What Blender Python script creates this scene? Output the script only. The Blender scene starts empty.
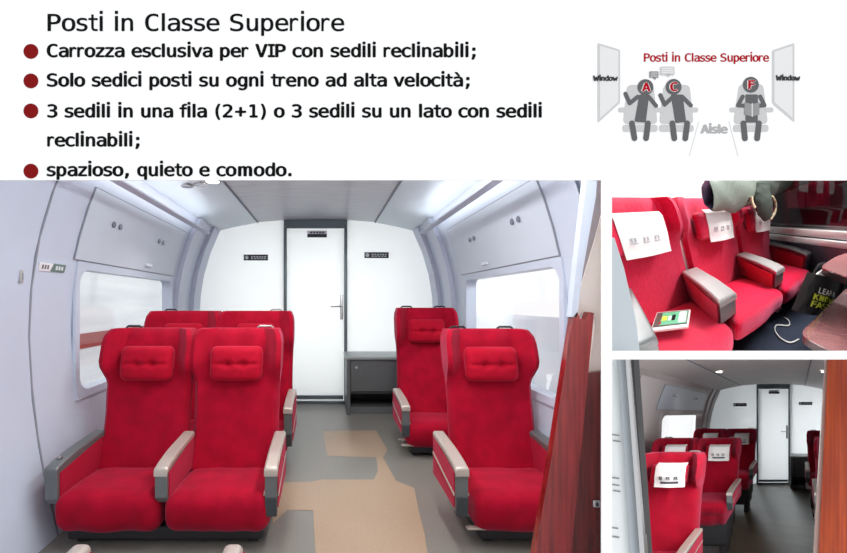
import bpy, bmesh, math, random
from mathutils import Vector, Matrix, noise
random.seed(7)
S = bpy.context.scene
COL = S.collection
F, CX, CY, HC = 440.0, 325.0, 302.0, 1.295      # focal length and vanishing point of the carriage photo, eye height

# ------------------------------------------------------------------ view, camera, world
S.view_settings.view_transform = 'Standard'
S.view_settings.look = 'None'
S.view_settings.gamma = 1
S.view_settings.use_curve_mapping = False
S.view_settings.exposure = 0.0
cd = bpy.data.cameras.new('camera')
cd.sensor_width = 36; cd.lens = F / 847 * 36
cd.shift_x = (423.5 - CX) / 847; cd.shift_y = (CY - 276.5) / 847
cd.clip_start = .05; cd.clip_end = 100
cam = bpy.data.objects.new('camera', cd); COL.objects.link(cam)
cam.location = (0, 0, HC); cam.rotation_euler = (math.pi/2, 0, 0)
S.camera = cam
W = bpy.data.worlds.new('sky'); S.world = W; W.use_nodes = True
W.node_tree.nodes['Background'].inputs[0].default_value = (.97, .985, 1, 1)
W.node_tree.nodes['Background'].inputs[1].default_value = 1.12

# ------------------------------------------------------------------ materials
def lin(c):
    return tuple(((v/255)/12.92 if v/255 <= .04045 else ((v/255+.055)/1.055)**2.4) for v in c) + (1,)
MATS = {}
def mat(name, rgb, rough=.5, metal=0., sheen=0., bump=0., scale=60., var=0., spec=.5, emit=None, trans=0., rgb2=None, stretch=(1,1,1), alpha=1., coat=0.):
    m = bpy.data.materials.new(name); m.use_nodes = True; MATS[name] = m
    nt = m.node_tree; b = nt.nodes['Principled BSDF']
    b.inputs['Base Color'].default_value = lin(rgb); b.inputs['Roughness'].default_value = rough
    b.inputs['Metallic'].default_value = metal; b.inputs['Specular IOR Level'].default_value = spec
    b.inputs['Coat Weight'].default_value = coat
    b.inputs['Transmission Weight'].default_value = trans
    if alpha < 1: b.inputs['Alpha'].default_value = alpha
    if sheen:
        b.inputs['Sheen Weight'].default_value = sheen; b.inputs['Sheen Roughness'].default_value = .4
        b.inputs['Sheen Tint'].default_value = (1, .3, .5, 1)
    if emit: b.inputs['Emission Color'].default_value = lin(rgb); b.inputs['Emission Strength'].default_value = emit
    if var or bump or rgb2:
        tc = nt.nodes.new('ShaderNodeTexCoord'); mp = nt.nodes.new('ShaderNodeMapping'); mp.inputs['Scale'].default_value = stretch
        nt.links.new(tc.outputs['Object'], mp.inputs[0])
        n = nt.nodes.new('ShaderNodeTexNoise'); n.inputs['Scale'].default_value = scale; n.inputs['Detail'].default_value = 4
        nt.links.new(mp.outputs[0], n.inputs['Vector'])
        if var or rgb2:
            r = nt.nodes.new('ShaderNodeValToRGB'); c = lin(rgb); c2 = lin(rgb2) if rgb2 else tuple(min(1, v*(1+var)) for v in c[:3])+(1,)
            c1 = c if rgb2 else tuple(v*(1-var) for v in c[:3])+(1,)
            r.color_ramp.elements[0].color = c1; r.color_ramp.elements[1].color = c2
            r.color_ramp.elements[0].position = .35; r.color_ramp.elements[1].position = .65
            nt.links.new(n.outputs[0], r.inputs[0]); nt.links.new(r.outputs[0], b.inputs['Base Color'])
        if bump:
            bp = nt.nodes.new('ShaderNodeBump'); bp.inputs['Strength'].default_value = bump; bp.inputs['Distance'].default_value = .01
            nt.links.new(n.outputs[0], bp.inputs['Height']); nt.links.new(bp.outputs[0], b.inputs['Normal'])
    return m
mat('page', (250,250,250), .9, spec=.1)
mat('ink', (14,14,14), .9, spec=.1); mat('bullet_red', (128,18,20), .9, spec=.1); mat('text_red', (176,18,32), .9, spec=.1)
mat('p_seat', (200,200,200), .9, spec=.1); mat('p_man', (100,100,102), .9, spec=.1); mat('p_window', (226,226,226), .9, spec=.1)
mat('p_rim', (203,203,203), .9, spec=.1); mat('p_text', (60,60,62), .9, spec=.1); mat('p_grey', (176,176,176), .9, spec=.1)
mat('p_line', (222,222,222), .9, spec=.1); mat('p_book', (150,150,150), .9, spec=.1)
mat('red', (158,2,36), .85, sheen=.3, bump=.14, scale=11, var=.13, spec=.15)
mat('red_dark', (150,10,32), .85, sheen=.25, bump=.25, scale=14, var=.10, spec=.15)
mat('red_pillow', (168,3,36), .8, sheen=.3, bump=.1, scale=30, var=.08, spec=.15)
mat('red_side', (164,6,42), .8, sheen=.2, bump=.1, scale=200, spec=.2)
mat('crimson', (200,12,54), .85, sheen=.3, bump=.3, scale=40, var=.07, spec=.15)
mat('arm_cap', (186,176,168), .38, metal=.35); mat('arm_grey', (112,116,118), .42, metal=.4); mat('arm_low', (62,68,72), .5, metal=.2)
mat('silver', (176,172,172), .35, metal=.3); mat('black_plastic', (24,22,26), .4)
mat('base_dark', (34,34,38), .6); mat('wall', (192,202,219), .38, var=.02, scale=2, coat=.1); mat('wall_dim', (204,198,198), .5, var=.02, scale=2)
mat('hatch', (196,206,219), .4, var=.015, scale=2); mat('rib', (196,203,220), .4); mat('groove', (134,138,150), .6)
mat('ceil_mid', (190,191,198), .35, rgb2=(172,173,182), scale=3, stretch=(.6,9,1), metal=.1); mat('ceil_side', (206,216,226), .35)
mat('frost', (238,241,240), .35, var=.01, scale=2, coat=.2); mat('frame', (104,116,122), .35, metal=.5)
b_ = MATS['frost'].node_tree; bs = b_.nodes['Principled BSDF']; tl = b_.nodes.new('ShaderNodeBsdfTranslucent'); tl.inputs[0].default_value = (.93,.95,.96,1)
mx = b_.nodes.new('ShaderNodeMixShader'); mx.inputs[0].default_value = .45; out = b_.nodes['Material Output']
b_.links.new(bs.outputs[0], mx.inputs[1]); b_.links.new(tl.outputs[0], mx.inputs[2]); b_.links.new(mx.outputs[0], out.inputs[0])
mat('sign', (38,46,56), .4); mat('white_mark', (214,220,222), .5); mat('green_plate', (96,118,112), .45); mat('white_plate', (226,222,226), .5)
mat('cabinet', (92,96,98), .4, var=.04, scale=8); mat('cabinet_top', (150,156,158), .35); mat('cabinet_in', (44,46,50), .6)
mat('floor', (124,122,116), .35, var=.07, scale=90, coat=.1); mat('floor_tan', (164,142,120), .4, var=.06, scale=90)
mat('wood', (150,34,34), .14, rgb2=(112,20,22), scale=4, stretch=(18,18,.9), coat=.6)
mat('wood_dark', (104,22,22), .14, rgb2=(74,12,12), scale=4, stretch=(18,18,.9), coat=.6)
mat('wood_orange', (198,84,26), .4, rgb2=(158,52,14), scale=5, stretch=(22,22,.8), spec=.3)
mat('cream', (222,212,206), .2, coat=.4); mat('taupe', (138,128,132), .4)
mat('lamp', (255,250,240), .4, emit=6); mat('lens', (120,124,138), .2)
mat('white_frame', (214,222,232), .4); mat('ext_wall', (236,238,240), .9, rgb2=(218,222,226), scale=1.2, stretch=(.3,.3,3)); mat('ext_ground', (200,205,210), .9)
mat('ext_red', (150,60,54), .8); mat('chrome', (190,190,192), .2, metal=.9)
mat('towel', (236,234,234), .85, bump=.1, scale=120); mat('towel_ink', (70,72,78), .8); mat('towel_pale', (178,180,190), .8)
mat('carpet', (44,50,64), .95, var=.35, scale=260, spec=.1); mat('blue_grey', (140,152,168), .7, var=.03, scale=5); mat('panel_pale', (190,198,204), .5)
mat('glass_dark', (16,10,20), .06, alpha=.72, spec=.5); mat('ledge', (246,247,247), .3); mat('table', (172,112,112), .25, rgb2=(150,92,94), scale=5, stretch=(12,2,12), coat=.4)
mat('table_edge', (44,26,30), .5); mat('bag', (11,11,13), .9, spec=.1, bump=.2, scale=60); mat('yellow', (214,222,40), .8); mat('bag_white', (236,236,232), .8)
mat('coat', (122,134,124), .9, bump=.25, scale=25, var=.06); mat('coat_in', (150,154,182), .9, bump=.2, scale=30); mat('hood', (62,72,66), .95, bump=.35, scale=40, var=.15)
mat('fur', (206,190,160), 1., bump=.8, scale=120, var=.2)
mat('screen_green', (60,176,130), .3, emit=.35); mat('screen_dark', (48,72,66), .3); mat('tablet', (232,226,224), .35)
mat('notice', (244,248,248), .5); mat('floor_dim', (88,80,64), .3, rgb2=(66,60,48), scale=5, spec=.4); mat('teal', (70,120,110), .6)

# ------------------------------------------------------------------ frames: each room has its own origin and axes
class Frame:
    def __init__(s, L, O): s.L = Matrix(L).to_3x3() if not isinstance(L, Matrix) else L; s.O = Vector(O)
    def p(s, v): return s.O + s.L @ Vector(v)
MAIN = Frame(((1,0,0),(0,1,0),(0,0,1)), (0,0,0))
FR = MAIN
ROOM_OBJS = {}
def link(o, parent=None):
    COL.objects.link(o)
    if parent: o.parent = parent
    else: ROOM_OBJS.setdefault(FR, []).append(o)
def thing(name, label, cat, loc=(0,0,0), group=None, ob=None):
    o = ob or bpy.data.objects.new(name, None)
    if not ob:
        o.empty_display_size = .1; o.location = FR.p(loc); link(o)
    o['label'] = label; o['category'] = cat
    if group: o['group'] = group
    return o
def put(name, bm, m, parent=None, loc=(0,0,0), smooth=True, mats=None, label=None, kind=None, angle=40):
    me = bpy.data.meshes.new(name)
    for v in bm.verts: v.co = FR.L @ v.co
    if FR.L.determinant() < 0: bmesh.ops.reverse_faces(bm, faces=bm.faces[:])
    bm.normal_update(); bm.to_mesh(me); bm.free()
    for k in (mats or [m]): me.materials.append(MATS[k])
    if smooth and len(me.polygons):
        me.shade_smooth(); me.set_sharp_from_angle(angle=math.radians(angle))
    o = bpy.data.objects.new(name, me)
    if parent: o.location = FR.L @ Vector(loc)
    else: o.location = FR.p(loc)
    link(o, parent)
    if label: o['label'] = label
    if kind: o['kind'] = kind
    return o
def dup(root, loc, label=None, group=None):
    def cp(o, par):
        c = o.copy(); COL.objects.link(c); c.parent = par
        for ch in o.children: cp(ch, c)
        return c
    r = cp(root, None); r.location = FR.p(loc); ROOM_OBJS.setdefault(FR, []).append(r)
    if label: r['label'] = label
    if group: r['group'] = group
    return r

# ------------------------------------------------------------------ shapes
def rb(x0,x1,y0,y1,z0,z1,r=.01,n=3,bm=None,fn=None):
    """rounded box on a subdivided cube; fn may bend it"""
    b = bm or bmesh.new()
    hx,hy,hz = (x1-x0)/2,(y1-y0)/2,(z1-z0)/2; c = Vector(((x0+x1)/2,(y0+y1)/2,(z0+z1)/2)); h = (hx,hy,hz); r = min(r, *h)
    cache = {}
    def lines(hh):
        inner = hh - r
        if r <= 1e-6: k = max(1, n); return [-hh + 2*hh*i/k for i in range(k+1)]
        e = [-hh, -hh + r*.3, -hh + r*.65, -inner]
        mid = [-inner + 2*inner*i/max(1, n) for i in range(1, max(1, n))] if inner > 1e-6 else []
        o = e + mid + ([inner] if inner > 1e-6 else []) + [hh - r*.65, hh - r*.3, hh]
        return o
    G = [lines(q) for q in h]
    def V(p):
        q = Vector([max(-(h[i]-r), min(h[i]-r, p[i])) for i in range(3)]); d = Vector(p) - q
        w = q + d.normalized()*r if d.length > 1e-9 and r > 1e-6 else Vector(p)
        k = (round(p[0],6), round(p[1],6), round(p[2],6))
        if k not in cache:
            w = w + c
            if fn: w = Vector(fn(w))
            cache[k] = b.verts.new(w)
        return cache[k]
    for ax in range(3):
        u, v = [(1,2),(2,0),(0,1)][ax]
        for s in (-1,1):
            for i in range(len(G[u])-1):
                for j in range(len(G[v])-1):
                    def P(a, d):
                        p = [0,0,0]; p[ax] = s*h[ax]; p[u] = a; p[v] = d; return V(p)
                    f = [P(G[u][i],G[v][j]), P(G[u][i+1],G[v][j]), P(G[u][i+1],G[v][j+1]), P(G[u][i],G[v][j+1])]
                    if s < 0: f.reverse()
                    try: b.faces.new(f)
                    except ValueError: pass
    return b
def prism(pts, a, b_, axis='y', bm=None):
    """polygon extruded along an axis; pts are the two other coordinates"""
    b = bm or bmesh.new()
    def mk(p, t):
        return {'y': (p[0], t, p[1]), 'x': (t, p[0], p[1]), 'z': (p[0], p[1], t)}[axis]
    lo = [b.verts.new(mk(p, a)) for p in pts]; hi = [b.verts.new(mk(p, b_)) for p in pts]
    fs = [b.faces.new(lo), b.faces.new(hi[::-1])]
    n = len(pts)
    for i in range(n): fs.append(b.faces.new((lo[i], hi[i], hi[(i+1)%n], lo[(i+1)%n])))
    bmesh.ops.recalc_face_normals(b, faces=fs)
    return b
def tube(pts, r, seg=8, bm=None, closed=False):
    b = bm or bmesh.new(); pts = [Vector(p) for p in pts]; n = len(pts); rings = []
    up = Vector((.13,.21,.97))
    for i, p in enumerate(pts):
        d = ((pts[(i+1)%n] if closed or i < n-1 else p) - (pts[i-1] if closed or i > 0 else p)).normalized()
        s = d.cross(up).normalized(); t = s.cross(d); rr = r[i] if isinstance(r, (list,tuple)) else r
        rings.append([b.verts.new(p + (s*math.cos(k*2*math.pi/seg) + t*math.sin(k*2*math.pi/seg))*rr) for k in range(seg)])
    for i in range(n if closed else n-1):
        A, B = rings[i], rings[(i+1)%n]
        for k in range(seg): b.faces.new((A[k], A[(k+1)%seg], B[(k+1)%seg], B[k]))
    if not closed: b.faces.new(rings[0][::-1]); b.faces.new(rings[-1])
    bmesh.ops.recalc_face_normals(b, faces=b.faces[:])
    return b
def disc(c, r, t, axis='z', seg=24, bm=None):
    pts = [(r*math.cos(i*2*math.pi/seg), r*math.sin(i*2*math.pi/seg)) for i in range(seg)]
    i0, i1, k = {'z': (0,1,2), 'y': (0,2,1), 'x': (1,2,0)}[axis]
    return prism([(p[0]+c[i0], p[1]+c[i1]) for p in pts], c[k]-t/2, c[k]+t/2, axis, bm)
def smooth_path(pts, k=6):
    P = [Vector(p) for p in pts]; out = []
    for i in range(len(P)-1):
        a, b, c, d = P[max(0,i-1)], P[i], P[i+1], P[min(len(P)-1,i+2)]
        for j in range(k):
            t = j/k
            out.append(.5*((2*b)+(c-a)*t+(2*a-5*b+4*c-d)*t*t+(3*b-3*c+d-a)*t**3))
    return out + [P[-1]]
def ss(a, b, x):
    t = max(0, min(1, (x-a)/(b-a))); return t*t*(3-2*t)
def lerp_tab(tab, z):
    if z <= tab[0][0]: return tab[0][1]
    for (a,p),(b,q) in zip(tab, tab[1:]):
        if z <= b: return p + (q-p)*(z-a)/(b-a)
    return tab[-1][1]
GLYPH = {"(":[[308,541,280,488,257,435,239,383,226,330,219,277,216,224,219,171,226,118,239,65,257,12,280,-41,308,-94,252,-94,220,-39,194,15,174,67,160,120,151,172,148,224,151,276,160,328,174,380,194,433,220,487,252,541]],")":[[121,541,177,541,209,487,235,433,255,380,270,328,278,276,281,224,278,172,270,119,255,67,235,14,209,-40,177,-94,121,-94,149,-40,172,13,190,66,203,119,211,171,213,224,211,277,203,330,190,382,172,435,149,488]],"+":[[244,408,244,253,399,253,399,194,244,194,244,39,185,39,185,194,31,194,31,253,185,253,185,408]],",":[[175,106,263,106,263,33,194,-100,140,-100,175,33]],".":[[170,106,258,106,258,0,170,0]],"1":[[94,59,203,59,203,456,86,430,86,494,203,520,273,520,273,59,381,59,381,0,94,0]],"2":[[130,59,369,59,369,0,53,0,53,59,167,180,234,255,281,323,290,350,293,377,287,416,268,445,237,464,197,470,131,459,57,424,57,495,128,521,196,529,265,519,319,489,354,442,365,382,361,349,350,315,329,280,299,242,243,179]],"3":[[270,278,315,259,349,230,369,191,376,143,364,79,327,31,270,0,194,-10,121,-3,48,16,48,86,118,58,186,49,237,56,275,75,298,107,306,150,298,191,275,222,239,242,191,249,138,249,138,307,191,307,234,312,267,328,287,353,294,387,288,423,269,449,238,465,197,470,133,463,63,442,63,507,138,524,197,529,265,520,318,491,352,447,364,390,358,351,340,319,310,294]],"8":[[214,247,173,240,142,221,123,189,116,146,123,104,142,72,173,52,214,45,256,51,287,71,307,103,313,146,307,189,287,220,256,240],[153,276,113,293,83,319,64,353,58,394,68,450,100,493,150,520,214,529,280,520,329,493,361,450,372,394,365,353,346,319,316,293,276,276,322,259,356,230,377,190,384,140,372,77,339,30,285,0,214,-10,144,0,90,29,57,77,46,139,53,189,73,230,107,259],[128,388,133,351,150,324,177,308,214,302,252,308,279,324,296,351,302,388,296,425,279,453,252,469,214,475,177,469,150,452,133,425]],";":[[175,106,263,106,263,33,194,-100,140,-100,175,33],[170,370,258,370,258,265,170,265]],"A":[[214,458,140,192,289,192],[172,520,257,520,416,0,344,0,305,135,123,135,86,0,13,0]],"B":[[128,248,128,58,212,58,264,63,299,79,319,108,325,150,318,194,298,224,262,242,212,248],[128,462,128,305,210,305,254,310,284,325,301,350,307,388,301,422,284,445,255,458,210,462],[58,520,212,520,282,511,335,485,367,444,378,388,372,345,355,313,326,290,287,278,332,263,367,235,389,194,396,143,384,81,350,36,292,9,212,0,58,0]],"C":[[374,18,319,-3,259,-10,197,-2,145,21,104,61,73,114,55,180,48,259,55,338,73,404,104,458,146,498,197,521,259,529,319,522,374,501,374,429,318,461,259,472,199,459,156,419,137,378,126,325,122,259,126,194,137,141,156,100,199,60,259,47,319,58,374,91]],"D":[[152,58,227,69,276,101,295,138,307,191,311,259,307,328,295,381,276,418,227,451,152,462,118,462,118,58],[153,520,226,513,284,492,329,456,360,406,379,341,385,259,379,178,360,113,329,63,284,28,226,7,153,0,48,0,48,520]],"E":[[69,520,377,520,377,461,139,461,139,307,367,307,367,248,139,248,139,59,384,59,384,0,69,0]],"F":[[81,520,387,520,387,461,152,461,152,307,365,307,365,248,152,248,152,0,81,0]],"I":[[70,520,359,520,359,461,250,461,250,59,359,59,359,0,70,0,70,59,179,59,179,461,70,461]],"K":[[48,520,118,520,118,289,338,520,421,520,218,307,427,0,342,0,172,260,118,203,118,0,48,0]],"L":[[75,520,146,520,146,59,397,59,397,0,75,0]],"N":[[48,520,138,520,313,92,313,520,381,520,381,0,292,0,116,428,116,0,48,0]],"O":[[315,259,313,328,305,383,292,423,261,460,214,472,169,460,138,423,125,383,117,328,114,259,117,190,125,136,138,96,169,59,214,47,261,59,292,96,305,136,313,190],[389,259,384,177,369,109,346,57,291,7,214,-10,138,7,84,56,60,109,45,176,41,259,46,342,60,410,84,462,138,513,214,529,291,513,346,462,369,410,384,342]],"P":[[139,462,139,267,220,267,264,273,296,292,317,323,324,365,317,406,297,436,264,456,220,462],[69,520,220,520,297,510,352,480,386,432,397,365,386,297,353,248,297,219,220,209,139,209,139,0,69,0]],"R":[[265,245,290,235,311,219,332,190,359,142,429,0,354,0,292,131,266,177,244,204,219,216,188,220,120,220,120,0,50,0,50,520,195,520,270,510,326,481,360,434,372,369,365,323,343,285,310,259],[120,462,120,278,197,278,241,283,273,300,291,329,297,369,291,409,271,438,239,456,195,462]],"S":[[352,502,352,431,288,462,223,472,179,466,144,449,123,422,116,386,120,356,135,334,162,317,205,304,242,295,306,273,349,242,374,198,382,142,371,77,336,29,280,0,203,-10,129,-2,55,21,55,96,131,59,203,47,250,53,286,71,308,99,315,138,310,172,295,197,267,215,224,229,186,237,124,258,81,287,57,326,48,376,60,438,95,487,150,519,220,529,283,522]],"T":[[16,520,413,520,413,461,250,461,250,0,180,0,180,461,16,461]],"U":[[51,200,51,520,122,520,122,167,124,113,131,88,145,70,163,57,187,50,214,47,242,50,266,57,284,71,298,88,305,113,307,167,307,520,378,520,378,200,375,131,368,86,354,55,334,31,309,13,281,0,214,-10,148,0,120,13,95,31,75,55,61,87,54,132]],"V":[[214,59,337,520,409,520,257,0,172,0,20,520,93,520]],"W":[[0,520,69,520,118,98,178,377,251,377,311,97,361,520,429,520,352,0,285,0,214,309,144,0,78,0]],"X":[[30,520,106,520,220,324,336,520,412,520,256,275,423,0,347,0,220,224,82,0,6,0,180,275]],"Y":[[13,520,88,520,214,290,341,520,416,520,250,233,250,0,179,0,179,233]],"a":[[244,196,223,196,174,191,139,176,117,152,110,118,116,86,132,63,157,48,190,44,238,53,274,80,296,124,304,182,304,196],[369,222,369,0,304,0,304,58,281,28,253,6,218,-6,177,-10,123,-2,82,24,55,63,46,114,57,171,90,212,144,238,218,246,304,246,304,256,298,297,281,324,250,340,206,345,140,336,75,308,75,372,143,393,206,399,251,396,289,385,320,367,344,342,363,299]],"b":[[320,195,314,260,296,307,267,336,226,345,185,336,155,307,137,260,131,195,137,130,155,83,185,54,226,44,267,54,296,82,314,129],[131,340,150,365,174,384,203,396,236,399,299,386,347,345,369,305,383,255,387,196,383,136,369,86,347,45,299,4,235,-10,203,-6,174,5,150,24,131,49,131,0,67,0,67,542,131,542]],"c":[[369,20,316,-3,260,-10,204,-4,157,14,119,44,91,85,74,135,68,195,74,254,91,304,119,345,157,375,204,393,260,399,315,392,369,369,369,302,318,335,260,345,207,335,168,306,144,259,135,195,144,131,168,83,207,54,260,44,320,54,369,86]],"d":[[299,340,299,542,363,542,363,0,299,0,299,49,280,24,256,5,227,-6,195,-10,131,4,83,45,61,86,47,136,43,196,47,255,61,305,84,345,132,386,195,399,228,396,257,384,281,366],[110,195,116,129,134,82,163,54,204,44,245,54,275,83,293,130,299,195,293,260,275,307,245,336,204,345,163,336,134,307,116,260]],"e":[[387,211,387,180,110,180,110,178,118,121,143,79,183,53,237,44,301,54,372,84,372,20,302,-3,236,-10,180,-4,133,14,94,44,66,85,49,135,43,195,48,253,65,302,93,344,151,385,227,399,293,387,344,349,376,289],[323,230,316,279,296,316,266,338,224,345,182,337,148,314,124,278,112,229]],"f":[[370,542,370,489,297,489,268,485,249,474,239,455,236,424,236,390,370,390,370,340,236,340,236,0,172,0,172,340,68,340,68,390,172,390,172,417,179,473,201,511,239,534,293,542]],"g":[[299,198,293,262,275,308,246,336,207,345,165,336,135,308,117,262,110,198,117,135,135,88,166,60,208,50,247,60,275,88,293,135],[363,25,352,-52,321,-108,270,-142,200,-153,144,-148,86,-134,86,-71,148,-94,200,-102,244,-95,275,-74,293,-37,299,16,299,18,299,62,281,33,257,13,228,1,193,-3,131,11,84,52,61,92,47,141,43,198,47,255,61,304,84,345,131,386,193,399,227,396,256,384,280,365,299,338,299,389,363,389]],"m":[[235,350,249,372,265,387,286,396,310,399,350,390,376,363,390,311,395,226,395,0,337,0,337,223,334,290,327,326,314,341,294,346,270,340,256,324,248,288,245,223,245,0,187,0,187,223,184,291,177,326,163,341,141,346,120,340,106,324,99,288,96,223,96,0,38,0,38,390,96,390,96,357,125,388,164,399,188,396,208,387,224,372]],"n":[[366,242,366,0,302,0,302,242,297,287,283,319,259,337,225,344,186,336,156,312,138,273,132,220,132,0,68,0,68,390,132,390,132,331,152,361,178,382,210,395,248,399,300,390,337,360,359,311]],"o":[[214,345,172,336,141,307,122,260,116,195,122,129,141,82,172,54,214,44,258,54,289,82,307,129,314,195,307,260,289,307,258,336],[214,399,286,386,339,347,363,307,377,256,382,195,377,133,363,83,339,42,286,3,214,-10,143,3,91,42,67,83,52,133,48,195,52,256,67,307,91,347,143,386]],"p":[[131,49,131,-148,66,-148,66,390,131,390,131,340,149,366,173,384,202,396,235,399,298,386,346,345,368,304,381,253,386,193,381,134,368,85,345,44,298,3,235,-10,201,-6,173,5,149,24],[319,195,313,260,295,307,266,336,225,345,184,336,155,307,137,260,131,195,137,130,155,83,184,54,225,44,266,54,295,82,313,129]],"q":[[116,193,121,128,139,81,168,52,209,43,250,52,279,81,297,128,303,193,297,258,279,306,250,334,209,344,168,334,139,306,121,259],[303,48,285,23,261,4,232,-8,199,-11,136,2,88,43,66,83,52,133,48,192,52,252,66,302,88,343,136,384,199,398,232,394,260,383,284,364,303,339,303,389,367,389,367,-150,303,-150]],"r":[[402,310,360,333,314,340,261,331,222,303,198,257,190,194,190,0,126,0,126,390,190,390,190,314,211,350,240,377,276,394,319,399,363,393,402,375]],"s":[[339,376,339,314,283,338,227,346,189,342,162,332,146,314,140,289,144,266,156,250,184,237,236,225,262,220,304,206,334,183,352,152,359,113,348,61,318,22,268,-2,203,-10,143,-4,74,14,74,80,143,53,205,44,242,48,271,61,288,81,294,109,273,147,209,171,206,171,182,176,134,191,101,213,82,243,76,282,85,332,114,369,160,392,222,399,282,394]],"t":[[214,501,214,390,359,390,359,340,214,340,214,128,218,92,230,68,253,55,287,51,359,51,359,0,281,0,220,7,179,29,157,68,150,128,150,340,46,340,46,390,150,390,150,501]],"u":[[68,148,68,389,132,389,132,148,137,102,151,70,174,52,208,46,248,54,278,77,296,116,302,169,302,389,366,389,366,0,302,0,302,58,281,29,255,7,223,-6,186,-10,134,0,97,29,75,78]],"v":[[35,390,101,390,214,63,328,390,394,390,256,0,173,0]],"w":[[0,390,63,390,131,75,187,276,242,276,298,75,366,390,429,390,338,0,277,0,214,214,153,0,91,0]],"z":[[79,391,362,391,362,332,138,52,362,52,362,0,71,0,71,59,295,339,79,339]],"à":[[244,196,223,196,174,191,139,176,117,152,110,118,116,86,132,63,157,48,190,44,238,53,274,80,296,124,304,182,304,196],[369,222,369,0,304,0,304,58,281,28,253,6,218,-6,177,-10,123,-2,82,24,55,63,46,114,57,171,90,212,144,238,218,246,304,246,304,256,298,297,281,324,250,340,206,345,140,336,75,308,75,372,143,393,206,399,251,396,289,385,320,367,344,342,363,299],[166,570,264,439,210,439,97,570]]}
# ------------------------------------------------------------------ the display panel and its printing
BY = 1.0
def bp(px, py, Y=BY): return ((px-CX)/F*Y, HC - (py-CY)/F*Y)
def bpoly(pts, y0=BY, y1=BY+.004, bm=None): return prism([bp(x,y) for x,y in pts], y0, y1, 'y', bm)
ADV = dict(zip('abcdefghijklmnopqrstuvwxyz', [601,623,521,623,596,352,623,633,274,344,592,274,973,633,607,623,623,427,521,394,633,592,818,592,592,525]))
ADV.update({'à':601,' ':352,'P':603,'C':698,'S':684,'V':684,'I':421,'1':636,'2':636,'3':636,'(':454,')':454,'+':818,';':454,'.':364,',':364,'W':989,'A':684,'F':575,'L':557,'E':632,'R':695,'N':748,'X':685,'T':616,'B':686,'U':732,'O':787,'Y':615,'K':693,'D':771})
capu = max(c[i] for c in GLYPH['I'] for i in range(1, len(c), 2))
stem_w = 76
def glyph(ch):
    if ch in 'il':
        h = 455 if ch == 'i' else max(c[i] for c in GLYPH['b'] for i in range(1, len(c), 2))
        top = h
        g = [[0,0,stem_w,0,stem_w,h,0,h]]
        if ch == 'i': g.append([0,530,stem_w,530,stem_w,615,0,615])
        return g
    return GLYPH[ch]
xh = max(c[i] for c in GLYPH['z'] for i in range(1, len(c), 2))
def text(line, x0, x1, base, cap, m, bold=0., y=BY-.0006, name='lettering', xs=1.0, th=.0006, place=None):
    em = 1000*capu/727
    pos = 0; items = []
    for ch in line:
        a = ADV[ch]/1000*em
        if ch != ' ':
            g = glyph(ch); xsn = [c[i] for c in g for i in range(0, len(c), 2)]; lo, hi = min(xsn), max(xsn)
            k = 1.5 if ch in 'mW' else (1.28 if ch == 'w' else (1.2 if ch in 'oVACPS' else (.86 if ch in 'trfI' else 1.0 if ch in '1;.,()' else 1.13)))
            if ch in 'il': k = 1
            items.append([ch, g, lo, hi, k, pos + a/2])
        pos += a
    def ext(tr):
        idx = 0; xl = None; xr = None; n = 0; out = []
        it = iter(items); j = 0
        for q, ch in enumerate(line):
            if ch == ' ': continue
            I = items[j]; j += 1
            c0 = I[5] + q*tr; w = (I[3]-I[2])*I[4]/2
            if xl is None: xl = c0 - w
            xr = c0 + w; out.append(c0)
        return xl, xr, out
    s = (F and cap/F*BY)/capu                       # metres per glyph unit
    target = (x1-x0)/F*BY/s
    l0, r0, _ = ext(0); n = len(line)-1
    tr = (target - (r0-l0))/n if n else 0
    sq = 1.0
    if tr < 0: sq = target/(r0-l0); tr = 0
    l0, r0, cs = ext(tr)
    cu = bpy.data.curves.new('t', 'CURVE'); cu.dimensions = '2D'; cu.fill_mode = 'BOTH'; cu.extrude = th/2
    X0, Z0 = bp(x0, base)
    for I, c0 in zip(items, cs):
        for ct in I[1]:
            sp = cu.splines.new('POLY'); k = len(ct)//2; sp.points.add(k-1); sp.use_cyclic_u = True
            for i in range(k):
                gx = (ct[2*i] - (I[2]+I[3])/2)*I[4] + c0 - l0
                sp.points[i].co = (gx*s*sq, ct[2*i+1]*s, 0, 1)
    ob = bpy.data.objects.new('t', cu); COL.objects.link(ob); bpy.context.view_layer.update()
    dg = bpy.context.evaluated_depsgraph_get(); me = bpy.data.meshes.new_from_object(ob.evaluated_get(dg)); bpy.data.objects.remove(ob)
    bm = bmesh.new(); bm.from_mesh(me)
    if bold:                                        # heavier stroke: the outline again, shifted sideways and up
        nv = len(bm.verts); d = bold*s*capu
        for q, (dx, dy) in enumerate(((-d,0),(d,0),(0,d*.6),(0,-d*.6))):
            n0 = len(bm.verts); bm.from_mesh(me); bm.verts.ensure_lookup_table()
            for v in bm.verts[n0:]: v.co += Vector((dx, dy, (q+1)*.00002))
    bpy.data.meshes.remove(me)
    T = place or (lambda v: Vector((v.x+X0, y + v.z, v.y+Z0)))
    for v in bm.verts: v.co = T(v.co)
    bmesh.ops.recalc_face_normals(bm, faces=bm.faces[:])
    return bm
def tline(line, x0, x1, base, cap, m, bold, label, cat='lettering', name='printed_text', group=None, y=BY-.0006):
    o = put(name, text(line, x0, x1, base, cap, m, bold, y), m, smooth=False); return thing(name, label, cat, ob=o, group=group)

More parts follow.
